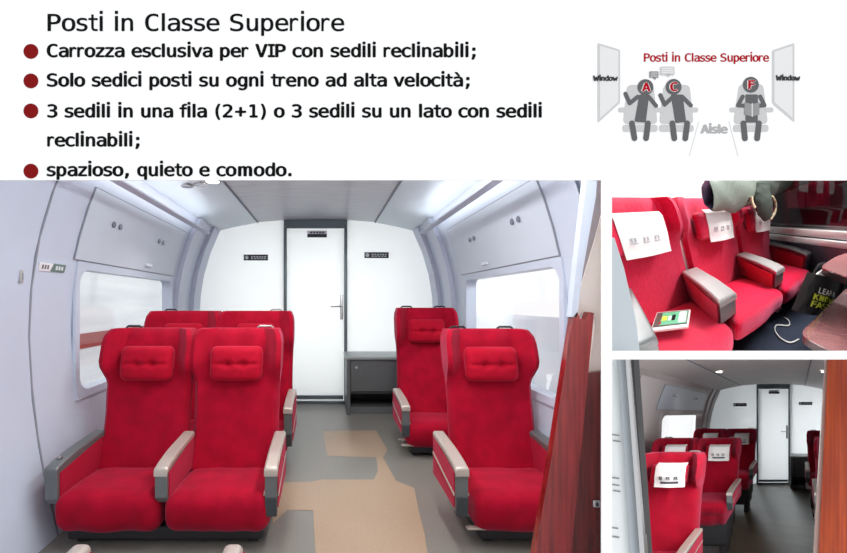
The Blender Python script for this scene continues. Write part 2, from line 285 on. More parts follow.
b = bmesh.new()
for pts in ([(-250,-150),(1150,-150),(1150,180),(-250,180)], [(602,180),(612,180),(612,640),(602,640)], [(612,351),(1150,351),(1150,359.5),(612,359.5)],
            [(852,180),(1150,180),(1150,351),(852,351)], [(852,359.5),(1150,359.5),(1150,640),(852,640)], [(-250,180),(-12,180),(-12,640),(-250,640)]):
    bpoly(pts, bm=b)
put('wall_front', b, 'page', smooth=False, kind='structure')
G1 = 'text lines printed on the white panel'
tline('Posti in Classe Superiore', 48, 344, 31, 16.8, 'ink', .018, 'black headline Posti in Classe Superiore at the top of the white panel', group=G1)
tline('Carrozza esclusiva per VIP con sedili reclinabili;', 47.5, 475, 57, 12.6, 'ink', .05, 'black text line about the exclusive VIP carriage under the headline', group=G1)
tline('Solo sedici posti su ogni treno ad alta velocità;', 47.5, 469, 86.4, 12.6, 'ink', .05, 'black text line beginning Solo sedici posti, beside the second bullet', group=G1)
tline('3 sedili in una fila (2+1) o 3 sedili su un lato con sedili', 48, 541, 117.3, 12.6, 'ink', .05, 'longest black text line, beginning 3 sedili in una fila (2+1)', group=G1)
tline('reclinabili;', 48, 139, 146.3, 12.6, 'ink', .05, 'single black word reclinabili without a bullet of its own', group=G1)
tline('spazioso, quieto e comodo.', 47.5, 291, 176, 12.6, 'ink', .05, 'lowest black text line reading spazioso, quieto e comodo', group=G1)
for py, w in ((51.5, 'beside the line about the VIP carriage'), (81, 'beside the line Solo sedici posti'), (111, 'beside the line 3 sedili in una fila'), (171.2, 'beside the line spazioso, quieto e comodo')):
    x, z = bp(31, py)
    o = put('bullet_dot', disc((x, BY-.0004, z), 7.4/F, .0008, 'y', 32), 'bullet_red', smooth=False)
    thing('bullet_dot', 'round dark red bullet ' + w, 'bullet', ob=o, group='dark red bullets of the text list')
# the seat diagram
def pcaps(a, b_, w, y, bm=None):
    (x0,z0),(x1,z1) = bp(*a), bp(*b_); r = w/2/F; an = math.atan2(z1-z0, x1-x0); pts = []
    for k in range(9): t = an+math.pi/2+math.pi*k/8; pts.append((x0+r*math.cos(t), z0+r*math.sin(t)))
    for k in range(9): t = an-math.pi/2+math.pi*k/8; pts.append((x1+r*math.cos(t), z1+r*math.sin(t)))
    return prism(pts, y, y+.0004, 'y', bm)
def rpoly(pts, rad, y, bm=None, th=.0004):
    out = []; n = len(pts)
    for i in range(n):
        p = Vector(pts[i]); a = (Vector(pts[i-1])-p); c = (Vector(pts[(i+1)%n])-p); r = min(rad, a.length/2.1, c.length/2.1)
        p0 = p + a.normalized()*r; p1 = p + c.normalized()*r
        for k in range(5):
            t = k/4; out.append(tuple(p0*(1-t)**2 + p*2*t*(1-t) + p1*t*t))
    return prism([bp(*q) for q in out], y, y+th, 'y', bm)
YS, YM, YL = BY-.0006, BY-.0011, BY-.0018
for k, (bk, cu_, arms, lab) in enumerate((
    ([(627,84.9),(653.5,84.9),(657.4,124),(622.8,124)], (622.3,657.4), ((618,626),(654,662.3)), 'pale grey seat drawing behind the figure lettered A'),
    ([(663.5,84.9),(689.5,84.9),(693.5,124),(658.9,124)], (658.9,693.5), ((689.9,698),), 'pale grey seat drawing behind the figure lettered C'),
    ([(739,84.1),(763,84.1),(767.8,124),(732.9,124)], (732.9,768.3), ((729.3,737),(765.4,773.2)), 'pale grey seat drawing behind the reading figure lettered F'))):
    x, z = bp((cu_[0]+cu_[1])/2, 132)
    t = thing('seat_pictogram', lab, 'pictogram', (0,0,0), 'seat drawings of the diagram')
    put('backrest', rpoly(bk, 5, YS), 'p_seat', t, smooth=False)
    put('cushion', rpoly([(cu_[0],124.8),(cu_[1],124.8),(cu_[1],132),(cu_[0],132)], 3, YS-.0001), 'p_seat', t, smooth=False)
    for a in arms: put('armrest', rpoly([(a[0],107.6),(a[1],107.6),(a[1],112.4),(a[0],112.4)], 2.4, YS-.0002), 'p_seat', t, smooth=False)
def figure(lab, hc, torso, arms, legs, letter, lx, book=None):
    t = thing('passenger_pictogram', lab, 'pictogram', (0,0,0), 'passenger figures of the diagram')
    x, z = bp(*hc)
    put('head', disc((x, YM-.0001, z), 7.9/F, .0004, 'y', 28), 'p_man', t, smooth=False)
    put('torso', rpoly(torso, 1.5, YM), 'p_man', t, smooth=False)
    for a in arms:
        b = bmesh.new()
        for j, (p, q) in enumerate(zip(a, a[1:])): pcaps(p, q, 4, YM-.0002-.0001*j, b)
        put('arm', b, 'p_man', t, smooth=False)
    for l in legs: put('leg', pcaps(l[0], l[1], 5.6, YM-.0003), 'p_man', t, smooth=False)
    put('letter_outline', text(letter, lx[0], lx[1], hc[1]+4.1, 8.2, 'page', .16, YL+.0004), 'page', t, smooth=False)
    put('letter', text(letter, lx[0], lx[1], hc[1]+4.1, 8.2, 'text_red', .07, YL-.0004), 'text_red', t, smooth=False)
    if book:
        b = rpoly(book[0], .6, YL); rpoly(book[1], .6, YL, b); put('book', b, 'p_book', t, smooth=False)
        put('book_fold', pcaps((751.3,104),(751.3,116.8), 1, YL-.0004), 'p_line', t, smooth=False)
figure('dark grey passenger figure with head lettered A in the diagram', (645.1,87.4), [(639.1,94.6),(648.9,95),(645.4,122.7),(634.2,121.8)],
    ([(625.2,93.9),(629.4,103.5),(637.5,97)], [(648.5,97),(655.7,106)]), (((631.6,123.5),(634.2,138.4)),((647.6,123.5),(645.8,138.4))), 'A', (641.8,648.6))
figure('dark grey passenger figure with head lettered C in the diagram', (673.2,87.1), [(670.5,95),(682.2,94.6),(685.8,122),(675,123.2)],
    ([(660.1,95.4),(664.3,104.8),(671.8,97.8)], [(682,97),(690.5,105.6)]), (((672,123.5),(674,138.6)),((686.8,123.5),(685,138.6))), 'C', (670,676.2))
figure('dark grey passenger figure lettered F reading a book in the diagram', (750.4,85), [(745,94.6),(757.5,94.6),(757.3,122.7),(745.2,122.7)],
    ([(742.3,96.8),(737.6,105.5),(745,106)], [(759.8,96.8),(764,105.5),(757,106)]), (((742.9,123.5),(744.6,138.6)),((758.4,123.5),(756.8,138.6))), 'F', (748,753.2),
    ([(743.9,102.6),(751,104.4),(751,116.8),(743.9,115)], [(751.6,104.4),(758.6,102.6),(758.6,115),(751.6,116.8)]))
for pts, inn, tx, tb, lab in (([(597.3,43),(620,49.8),(620,103),(597.3,123.4)], [(599.6,46),(618,51.5),(618,102),(599.6,118.5)], (593,617), 81, 'pale grey drawn window with the word Window left of figure A'),
                    ([(771.8,50.5),(794.2,43),(794.2,122.7),(771.8,103.7)], [(773.8,52),(792,46),(792,118),(773.8,102.6)], (775.4,799), 80.7, 'pale grey drawn window with the word Window right of figure F')):
    t = thing('window_pictogram', lab, 'pictogram', (0,0,0), 'window drawings of the diagram')
    put('rim', rpoly(pts, 2, YS), 'p_rim', t, smooth=False); put('pane', rpoly(inn, .8, YM), 'p_window', t, smooth=False)
    put('caption', text('Window', tx[0], tx[1], tb, 4.9, 'p_text', .08, YL), 'p_text', t, smooth=False)
for r, m, yy, tail, lab, lm in (((649.1,71.5,658.2,78), 'p_book', YM, [(652,77.5),(656,77.5),(655,80.2)], 'small darker grey speech bubble above the head lettered A', 'p_line'),
                            ((659.9,67,674,75.4), 'p_rim', YM-.0006, [(666,75),(670,75),(668,77.5)], 'small pale grey speech bubble above the head lettered C', 'page')):
    b = rpoly([(r[0],r[1]),(r[2],r[1]),(r[2],r[3]),(r[0],r[3])], .8, yy); prism([bp(*p) for p in tail], yy, yy+.0004, 'y', b)
    t = thing('speech_bubble', lab, 'pictogram', (0,0,0), 'speech bubbles of the diagram')
    put('bubble', b, m, t, smooth=False); b = bmesh.new()
    for k in range(3): pcaps((r[0]+1.5, r[1]+1.9+k*1.9), (r[2]-1.5, r[1]+1.9+k*1.9), .5, yy-.0005, b)
    put('writing_line', b, lm, t, smooth=False)
for a, c, lab in (((698.7,121.5),(689.4,155.6),'thin slanted pale line left of the word Aisle'), ((728.8,121.5),(737.8,155.6),'thin slanted pale line right of the word Aisle')):
    o = put('aisle_line', pcaps(a, c, 1.0, YS), 'p_line', smooth=False); thing('aisle_line', lab, 'line', ob=o, group='lines of the drawn aisle')
tline('Aisle', 701, 727, 133.2, 8.2, 'p_grey', .08, 'grey word Aisle between the two slanted lines of the diagram')
tline('Posti in Classe Superiore', 644, 768.6, 61.6, 8.0, 'text_red', .03, 'small red heading Posti in Classe Superiore above the seat diagram')
# ------------------------------------------------------------------ train seats (x across, y to the back, z up; the sitter looks to -y)
ZM = lambda z: z
def sput(name, bm, m, parent, **k):
    for v in bm.verts: v.co.z = ZM(v.co.z)
    return put(name, bm, m, parent, **k)
def cushion_bm(x, w=.52, d=.47, y0=-.03, zt=.30, zb=.08):
    def fn(v):
        u = (v.x-x)/(w/2); t = (v.y-y0)/d
        if v.z > (zt+zb)/2:
            v.z += .014*(1-u*u)*(1-(2*t-1)**2) - .012*t + .003*noise.noise(Vector((v.x*9, v.y*9, 1.3)))
        v.y += .03*ss(.06, -.1, v.z-zb-.06)*(1-t)     # the skirt tucks under
        v.y += .022*noise.noise(Vector((v.x*8, 3.1, v.z*4)))*(1-t); v.z += .006*noise.noise(Vector((v.x*6, v.y*5, 7.7)))
        return v
    return rb(x-w/2+.004, x+w/2-.004, y0, y0+d, zb, zt, .075, 10, fn=fn)
def back_bm(x, w=.555, ww=.575, z0=.25, z1=1.12, lean=.24, y=.40, wing=.11, th=.15):
    b = bmesh.new(); rows = []
    N = 22
    for i in range(N+1):
        t = i/N
        t = t if t < .8 else .8 + .2*math.sin((t-.8)/.2*math.pi/2)
        z = z0 + (z1-z0)*t
        hw = (w + (ww-w)*ss(.62,.76,t) - .045*math.sin(math.pi*min(1,t/.7))*.4)/2
        g = wing*ss(.60,.78,t)
        top = max(0, (t-.93)/.07); bot = max(0, (.05-t)/.05)
        hw *= 1 - .10*max(0,(t-.9)/.1)**2.2 - .05*bot
        yf = y + lean*t + .012*math.sin(t*math.pi*2.2) + .03*top**2
        thk = th*(1-.35*t) * (1-.45*top**2)
        ring = []
        M_ = 20
        for k in range(M_+1):
            u = -1 + 2*k/M_
            e = abs(u)
            yy = yf - g*ss(.55,.95,e) + .035*max(0,(e-.9)/.1)**2*(1 if t < .6 else .6)
            if t > .62: yy += .006*math.cos(u*math.pi*3)*ss(.62,.7,t)
            yy += .009*noise.noise(Vector((u*2.5+x*5, z*8, 2.2)))*(1-ss(.6,.7,t)*.6)
            ring.append((x+hw*u, yy, z))
        for k in range(9):
            u = 1 - 2*(k)/8
            yb = yf + thk*(1 - .25*abs(u)**4)
            if k in (0,8): yb = yf + thk*.55
            ring.append((x+hw*u*(1.0 if k in (0,8) else .985), yb, z))
        rows.append([b.verts.new(p) for p in ring])
    for A, B in zip(rows, rows[1:]):
        n = len(A)
        for k in range(n): b.faces.new((A[k], A[(k+1)%n], B[(k+1)%n], B[k]))
    b.faces.new(rows[0][::-1]); b.faces.new(rows[-1])
    bmesh.ops.recalc_face_normals(b, faces=b.faces[:])
    return b
def pillow_bm(x, zc, w=.335, h=.215, yf=0., lean=.24, z0=.25, z1=1.12, y=.40, tuft=True):
    yc = y + lean*(zc-z0)/(z1-z0) - .045; k = lean/(z1-z0)
    def fn(v):
        dx, dz = v.x-x, v.z-zc
        if v.y < yc:
            if tuft:
                for s in (-1,1): v.y += .026*math.exp(-((dx-s*.05)**2+dz**2)/.0005)
                v.y += .012*math.exp(-(dz/.012)**2)*(1 if abs(dx) < .13 else .3)
            v.y -= .02*(1-(dx/(w/2))**2)
        v.y += k*dz + (.02*ss(.0,.11,-dz) if v.y < yc else 0)
        return v
    return rb(x-w/2, x+w/2, yc-.05, yc+.035, zc-h/2, zc+h/2, .042, 18, fn=fn)
def handle_bm(x, zt, yt, w=.10):
    p = [(x-w/2, yt, zt-.03), (x-w/2, yt-.003, zt+.003), (x-w/2+.012, yt-.005, zt+.012), (x+w/2-.012, yt-.005, zt+.012), (x+w/2, yt-.003, zt+.003), (x+w/2, yt, zt-.03)]
    return tube(p, .0075, 8)
def armrest(parent, x, kind, w=.062, y0=0., y1=.47, zt=.455, rise=.028):
    """kind: aisle (deep, metal strip), middle (short), window, wide"""
    zb = {'aisle': .20, 'middle': .25, 'window': .24, 'wide': zt-.20}[kind]
    hw = w/2
    a = put
    def zz(y): return zt - .02*ss(.13,.0,y-y0) + rise*(y-y0)/(y1-y0)
    side = [(y0+.02, zb), (y0, zb+.03), (y0, zz(y0)-.02), (y1, zz(y1)-.018), (y1, zb+.04)]
    shell = sput('armrest', prism([(p[0], p[1]) for p in side], x-hw, x+hw, 'x'), 'arm_grey', parent, smooth=False)
    # cap that runs over the top and bends down over the front
    cap = bmesh.new(); xs = (x-hw-.004, x-hw+.004, x+hw-.004, x+hw+.004)
    prof = []
    for i in range(5): 
        an = math.pi/2*i/4; prof.append((y0+.012-.02*math.cos(an), zz(y0)-.012+.018*math.sin(an)))
    for y in (y0+.06, y0+.105, y0+.115, y0+.2, y1-.1, y1): prof.append((y, zz(y)+.006 - (.006 if abs(y-y0-.11) < .006 else 0)))
    top = [[cap.verts.new((xx, p[0], p[1] - (.008 if j in (0,3) else 0))) for j, xx in enumerate(xs)] for p in prof]
    low = [[cap.verts.new((xs[0], p[0], p[1]-.03)), cap.verts.new((xs[3], p[0], p[1]-.03))] for p in prof]
    for i in range(len(prof)-1):
        A, B = top[i], top[i+1]
        for j in range(3): cap.faces.new((A[j], A[j+1], B[j+1], B[j]))
        cap.faces.new((low[i][0], A[0], B[0], low[i+1][0])); cap.faces.new((A[3], low[i][1], low[i+1][1], B[3])); cap.faces.new((low[i][1], low[i][0], low[i+1][0], low[i+1][1]))
    for i in (0, -1): cap.faces.new((*top[i], low[i][1], low[i][0]))
    bmesh.ops.recalc_face_normals(cap, faces=cap.faces[:])
    sput('cap', cap, 'silver' if kind == 'wide' else 'arm_cap' if kind != 'window' else 'arm_grey', shell, label='brushed metal cap')
    pan = bmesh.new()
    for s in (-1,1):
        if kind in ('aisle','wide','window','middle'):
            xo = x + s*hw; pts = [(y0+.022, zb+.02), (y0+.022, zz(y0)-.035), (y1-.004, zz(y1)-.022), (y1-.004, zb+.03)]
            prism(pts, min(xo, xo+s*.005), max(xo, xo+s*.005), 'x', pan)
    sput('side_panel', pan, 'crimson' if kind == 'wide' else 'red_side', shell, smooth=False, label='red fabric side panel')
    if kind == 'aisle':
        st = bmesh.new()
        for s in (-1,1):
            xo = x + s*(hw+.004)
            prism([(y0+.01, zb+.085), (y0+.01, zb+.097), (y1-.01, zb+.167), (y1-.01, zb+.155)], min(xo, xo+s*.005), max(xo, xo+s*.005), 'x', st)
        sput('metal_strip', st, 'arm_cap', shell, smooth=False)
        sput('front_block', prism([(y0-.004, zb-.015), (y0-.012, zb+.08), (y0+.03, zb+.085), (y0+.05, zb-.015)], x-hw+.002, x+hw-.002, 'x'), 'arm_low', shell, smooth=False, label='dark lower front block')
    if kind == 'window':
        sput('button', disc((x, y0+.08, zz(y0+.08)+.011), .014, .008, 'z', 16), 'chrome', shell)
    return shell
def towel_bm(x, zc, w, h, lean, z1, fall=.0, th=.006, z0=.25, y=.40):
    k = lean/(z1-z0); yc = y + lean*(zc-z0)/(z1-z0) - .136
    def fn(v):
        dx, dz = v.x-x, v.z-zc
        v.y += k*dz + .018*(dx/(w/2))**2 + .02*ss(0,.1,-dz) + .045*ss(h/2-.03,h/2,dz) + .003*math.sin(dx*40+dz*10)
        return v
    return rb(x-w/2, x+w/2, yc, yc+th, zc-h/2, zc+h/2, .003, 10, fn=fn)
def towel_marks(x, zc, w, h, lean, z1, y=.40, z0=.25, bar=True):
    k = lean/(z1-z0); yc = y + lean*(zc-z0)/(z1-z0) - .136
    out = []
    def q(x0,x1,a,b_,bm):
        def fn(v):
            dx, dz = v.x-x, v.z-zc; v.y += k*dz + .018*(dx/(w/2))**2 + .02*ss(0,.1,-dz) + .003*math.sin(dx*40+dz*10); return v
        rb(x+x0*w, x+x1*w, yc-.003, yc+.0015, zc+a*h, zc+b_*h, 0, 3, bm, fn)
    b = bmesh.new()
    for s in (-.27,-.02,.22): 
        q(s-.07,s+.07,-.17,-.15,b); q(s-.05,s-.02,-.13,-.06,b); q(s+.02,s+.05,-.13,-.06,b); q(s-.06,s+.06,-.05,-.035,b)
    out.append(b)
    b = bmesh.new()
    if bar: q(-.28,.30,-.34,-.25,b)
    out.append(b)
    return out
def seat_unit(label, n, pitch, kinds, loc, group, ztop=1.12, lean=.24, towel=None, fabric='red', gap=0., cd=.47, bw=.555, arm_w=.062, pillow=True, handle='out', arm_off=None, name=None, cat='train seat', arm_zt=.455, wing=.575, aw_kind=None, low=None):
    t = thing(name or ('double_train_seat' if n == 2 else 'triple_train_seat' if n == 3 else 'single_train_seat'), label, cat, loc, group)
    xs = [(i-(n-1)/2)*pitch for i in range(n)]
    for i, x in enumerate(xs):
        sput('seat_cushion', cushion_bm(x, w=pitch-.012, d=cd, y0=.44-cd), fabric, t)
        bk = sput('backrest', back_bm(x, w=bw, z1=ztop, lean=lean, ww=wing), fabric, t)
        zc = ztop - .215
        if pillow:
            pl = sput('headrest_pillow', pillow_bm(x, zc, lean=lean, z1=ztop, tuft=not towel), 'red_pillow' if fabric == 'red' else fabric, t)
        if towel:
            tw, tx = towel
            c = sput('headrest_cover', towel_bm(x+tx, zc+.0, tw, .25, lean, ztop), 'towel', t, label='white cloth headrest cover')
            mk, br = towel_marks(x+tx, zc+.0, tw, .25, lean, ztop, bar=fabric == 'red')
            sput('printed_mark', mk, 'towel_ink' if fabric == 'red' else 'towel_pale', c, smooth=False)
            if len(br.verts): sput('printed_bar', br, 'towel_ink', c, smooth=False)
        hs = {'out': (-1 if i == 0 and n > 1 else 1,), 'both': (-1,1), None: ()}[handle]
        for s in hs:
            sput('grab_handle', handle_bm(x+s*.16, ztop, .40+lean+.07), 'base_dark' if (s < 0 or handle == 'both') else 'silver', t)
    for i, k in enumerate(kinds):
        if not k: continue
        x = (i-n/2)*pitch + (arm_off[i] if arm_off else 0)
        armrest(t, x, k, w=arm_w, zt=arm_zt, y1=.5 if k == 'window' else .47)
    W_ = n*pitch/2 - .05
    b = rb(-W_, W_, .06, .40, .03, .10, .01, 1)
    for s in (-1,1): rb(s*(W_-.06)-.03, s*(W_-.06)+.03, .1, .36, low or 0., .04, .005, 1, b)
    rb(-W_, W_, .44, .50, .05, .32, .01, 1, b)
    sput('base', b, 'base_dark', t)
    if 'aisle' in kinds:
        i = kinds.index('aisle'); x = (i-n/2)*pitch
        s = -1 if i == 0 else 1
        for yy in (.02, .17):
            if s < 0: sput('foot_bar', rb(x-.02+s*.01, x+.1+s*.01-.02, yy, yy+.03, .10, .113, .004, 1), 'arm_cap', t, label='metal foot bar beside the aisle')
    return t
# ------------------------------------------------------------------ the carriage shell
PROF = [(0,1.37),(.25,1.43),(.5,1.475),(.75,1.51),(1.1,1.53),(1.35,1.52),(1.55,1.495),(1.72,1.455),(1.9,1.40),(2.05,1.34),(2.2,1.27)]
CC = -.11
def wx(side, z, off=0.): return CC + side*(lerp_tab(PROF, z) - off)
def wall_bm(side, y0, y1, win=None, off=0., zs=None, th=.03):
    """curved side wall, with a window hole (ya, yb, za, zb)"""
    b = bmesh.new()
    Z = sorted(set((zs or [p[0] for p in PROF]) + (list(win[2:]) if win else [])))
    Y = [y0, y1] if not win else [y0, win[0], win[1], y1]
    for t in (0, th):
        g = [[b.verts.new((wx(side, z, off-t), y, z)) for z in Z] for y in Y]
        for i in range(len(Y)-1):
            for j in range(len(Z)-1):
                if win and i == 1 and win[2] <= Z[j] < win[3]: continue
                b.faces.new((g[i][j], g[i+1][j], g[i+1][j+1], g[i][j+1]))
    return b
def patch(side, y0, y1, z0, z1, off, th=.008, b=None):
    b = b or bmesh.new(); zs = sorted(set([z0, z1] + [z0+(z1-z0)*k/8 for k in range(9)]))
    pts = []
    A = [[b.verts.new((wx(side, z, o), y, z)) for z in zs] for y in (y0, y1) for o in (off, off-th)]
    f = []
    n = len(zs)
    for j in range(n-1):
        f.append(b.faces.new((A[0][j], A[2][j], A[2][j+1], A[0][j+1]))); f.append(b.faces.new((A[1][j], A[1][j+1], A[3][j+1], A[3][j])))
        f.append(b.faces.new((A[0][j], A[0][j+1], A[1][j+1], A[1][j]))); f.append(b.faces.new((A[2][j], A[3][j], A[3][j+1], A[2][j+1])))
    f.append(b.faces.new((A[0][0], A[1][0], A[3][0], A[2][0]))); f.append(b.faces.new((A[0][-1], A[2][-1], A[3][-1], A[1][-1])))
    bmesh.ops.recalc_face_normals(b, faces=f)
    return b
def ring(side, ya, yb, za, zb, rad, w, off, depth):
    """window surround with rounded inner corners, following the wall"""
    b = bmesh.new(); N = 8; inn = []; out = []
    cs = [(yb-rad, zb-rad, 0), (ya+rad, zb-rad, 90), (ya+rad, za+rad, 180), (yb-rad, za+rad, 270)]
    for cy, cz, a in cs:
        for k in range(N+1):
            t = math.radians(a+90*k/N); inn.append((cy+rad*math.cos(t), cz+rad*math.sin(t)))
            oy = cy+(rad+w)*math.cos(t)*1.0; oz = cz+(rad+w)*math.sin(t)
            out.append((cy + (rad+w)*max(-1,min(1,1.42*math.cos(t))), cz + (rad+w)*max(-1,min(1,1.42*math.sin(t)))))
    n = len(inn)
    I0 = [b.verts.new((wx(side, z, off), y, z)) for y, z in inn]; O0 = [b.verts.new((wx(side, z, off), y, z)) for y, z in out]
    I1 = [b.verts.new((wx(side, z, off-depth), y, z)) for y, z in inn]
    O1 = [b.verts.new((wx(side, z, off-.02), y, z)) for y, z in out]
    for i in range(n):
        j = (i+1)%n
        b.faces.new((I0[i], I0[j], O0[j], O0[i])); b.faces.new((I0[j], I0[i], I1[i], I1[j])); b.faces.new((O0[i], O0[j], O1[j], O1[i]))
    bmesh.ops.recalc_face_normals(b, faces=b.faces[:])
    return b
def sign_plate(label, x, y, z, w, h, cat='sign', name='wall_sign', group=None, half=False):
    t = thing(name, label, cat, (x, y, z), group)
    if half:
        put('plate', rb(-w/2, w/2, -.008, 0, 0, h/2, .002, 1), 'white_plate', t); put('lower_plate', rb(-w/2, w/2, -.008, 0, -h/2, 0, .002, 1), 'sign', t)
        b = bmesh.new()
        for k in range(5): rb(-w*.34+k*w*.15, -w*.34+k*w*.15+w*.09, -.010, -.006, h*.12, h*.36, 0, 1, b)
        put('marking', b, 'sign', t, smooth=False)
    else:
        put('plate', rb(-w/2, w/2, -.008, 0, -h/2, h/2, .002, 1), 'sign', t)
        b = bmesh.new(); disc((-w*.38, -.009, 0), h*.32, .003, 'y', 14, b)
        for k in range(6): rb(-w*.2+k*w*.11, -w*.2+k*w*.11+w*.07, -.011, -.007, -h*.02+(k%2)*h*.03, h*.2, 0, 1, b)
        for k in range(5): rb(-w*.2+k*w*.13, -w*.2+k*w*.13+w*.09, -.011, -.007, -h*.26, -h*.12, 0, 1, b)
        put('marking', b, 'white_mark', t, smooth=False)
    return t
def coach(y0, ye, winL, winR, where, tag, hatchL=None, hatchR=None, wmat='wall', right_from=None, door_x=(-.487,.243), floor_poly=None, floor_mat='floor', ribs=(4.75,5.0,5.33,5.6), nwin=1, right=True, yceil=None, dim=False):
    st = lambda n, b, m, **k: put(n, b, m, kind='structure', **k)
    yr = right_from or y0
    st('wall_left', wall_bm(-1, y0, ye, winL), wmat)
    if right: st('wall_right', wall_bm(1, yr, ye, winR), wmat)
    # ceiling: centre panel and side panels
    yc = yceil or y0
    cs = [(-1.27,2.2),(-1.1,2.245),(-.75,2.315),(-.75,2.32),(-.4,2.345),(0,2.352),(.4,2.345),(.75,2.32),(.75,2.315),(1.1,2.245),(1.27,2.2)]
    b = bmesh.new(); A = [[b.verts.new((CC+x, y, z)) for x, z in cs] for y in (yc, ye)]
    for i in range(len(cs)-1):
        f = b.faces.new((A[0][i], A[0][i+1], A[1][i+1], A[1][i])); f.material_index = 1 if 3 <= i <= 6 else 0
    B = [[b.verts.new((CC+x, y, z+.05)) for x, z in cs] for y in (yc, ye)]
    for i in range(len(cs)-1): b.faces.new((B[0][i], B[1][i], B[1][i+1], B[0][i+1]))
    st('ceiling', b, None, mats=('ceil_side' if not dim else 'wall_dim', 'ceil_mid' if not dim else 'wall_dim'), angle=60)
    for s in (-1,1):
        b = rb(CC+s*.75-.008, CC+s*.75+.008, yc, ye, 2.308, 2.318, 0, 1); st('trim_1', b, 'groove', smooth=False)
        b = bmesh.new(); patch(s, yr if s > 0 else y0, ye, 2.13, 2.2, .012, .01, b)
        if s < 0 or right: st('trim_2', b, 'rib' if not dim else 'wall_dim')
        if s > 0 and not right: continue
        for a, c in ((ribs[0], ribs[1]), (ribs[2], ribs[3])):
            st('trim_3', patch(s, a, c, 0, 2.2, .045, .05), 'rib' if not dim else 'wall_dim')
    # end wall around the door
    d0, d1 = door_x; x0, x1 = d0-.04, d1+.04; zt = 2.235
    for s, xe in ((-1, x0), (1, x1)):
        pts = [(xe, 0), (xe, 2.42), (CC+s*.75, 2.40), (CC+s*1.33, 2.27)] + [(wx(s, z, -.04), z) for z, _ in PROF[::-1]][1:]
        st('wall_back', prism(pts, ye, ye+.03, 'y'), 'frost', smooth=False)
    lint = prism([(x0, zt), (x1, zt), (x1, 2.41), (x0, 2.41)], ye-.01, ye+.03, 'y'); st('trim_4', lint, 'frame', smooth=False)
    for x in (x0, d1): st('trim_5', rb(x, x+.04, ye-.04, ye+.03, 0, zt+.01, .008, 1), 'frame')
    st('trim_6', rb(d0, d1, ye-.03, ye+.03, 0, .03, .003, 1), 'frame')
    d = st('door_1', rb(d0+.003, d1-.003, ye, ye+.03, .035, zt-.005, .003, 1), 'frost')
    put('door_rail', rb(d0+.01, d1-.01, ye-.006, ye+.002, .05, .10, .002, 1), 'frame', d)
    h = bmesh.new(); rb(d1-.05, d1-.012, ye-.02, ye, 1.07, 1.38, .006, 2, h)
    put('door_handle', h, 'chrome', d); 
    h = tube([(d1-.03, ye-.02, 1.24), (d1-.03, ye-.05, 1.24), (d1-.06, ye-.055, 1.24), (d1-.17, ye-.055, 1.235)], .008, 8); put('door_lever', h, 'chrome', d)
    g = 'small signs on the end wall' + tag
    sign_plate('small two-tone plate at the top of the %s end door' % where, (d0+d1)/2+.02 - .0, ye-.001, 2.165, .25, .085, half=True)
    sign_plate('dark sign with pale markings on the end wall left of the %s door' % where, -.885, ye-.001, 1.865, .31, .075, group=g)
    sign_plate('dark sign with pale markings on the end wall right of the %s door' % where, .66, ye-.001, 1.895, .31, .075, group=g)
    # floor
    fp = floor_poly or [(-1.6,y0),(1.35,y0),(1.35,ye),(-1.6,ye)]
    if not floor_poly: fp = [(CC-1.39,y0),(CC+1.39,y0),(CC+1.39,ye),(CC-1.39,ye)]
    return prism(fp, -.04, 0, 'z')
def train_window(side, win, n, where, m='wall', rad=.09):
    ya, yb, za, zb = win
    w = put('window_%d' % n, ring(side, ya+.03, yb-.03, za+.03, zb-.03, rad, .05, .012, .10), m, kind='structure', angle=50)
    b = bmesh.new(); patch(side, ya-.02, yb+.02, za-.02, zb+.02, -.10, .006, b)
    gm = MATS.get('pane') or mat('pane', (235,245,248), .02, trans=1.0, alpha=.12)
    put('pane', b, 'pane', w)
def hatch(side, y0, y1, z0, z1, label):
    o = put('hatch_panel', patch(side, y0, y1, z0, z1, .012, .016), 'hatch')
    t = thing('luggage_hatch', label, 'hatch', (wx(side, z0), y0, z0)); L0 = t.location.copy()
    o.parent = t; o.location = o.location - t.location
    if o in ROOM_OBJS[FR]: ROOM_OBJS[FR].remove(o)
    zc = z0 + (z1-z0)*.62
    for yy in (y0+(y1-y0)*.22, y0+(y1-y0)*.7):
        for k in (-1,1):
            x = wx(side, zc, .016); b = disc((x, yy+k*.05, zc), .022, .012, 'x', 14)
            for v in b.verts: v.co = Vector(v.co) - Vector((wx(side, z0), y0, z0))
            put('reading_lamp', b, 'lens', t, label='small round reading lamp')
    b = rb(-.01, .01, -.06, .06, -.012, .012, .004, 1)
    x = wx(side, z0+.05, .02); p = Vector((x, y0+(y1-y0)*.62, z0+.05)) - Vector((wx(side, z0), y0, z0))
    for v in b.verts: v.co = v.co + p
    put('latch', b, 'white_frame', t)
    b = bmesh.new(); patch(side, y0-.007, y0, z0-.006, z1+.006, .011, .014, b); patch(side, y1, y1+.007, z0-.006, z1+.006, .011, .014, b)
    patch(side, y0, y1, z0-.006, z0, .011, .014, b); patch(side, y0, y1, z1, z1+.006, .011, .014, b)
    for v in b.verts: v.co = v.co - Vector((wx(side, z0), y0, z0))
    put('seam', b, 'groove', t, smooth=False)
    return t
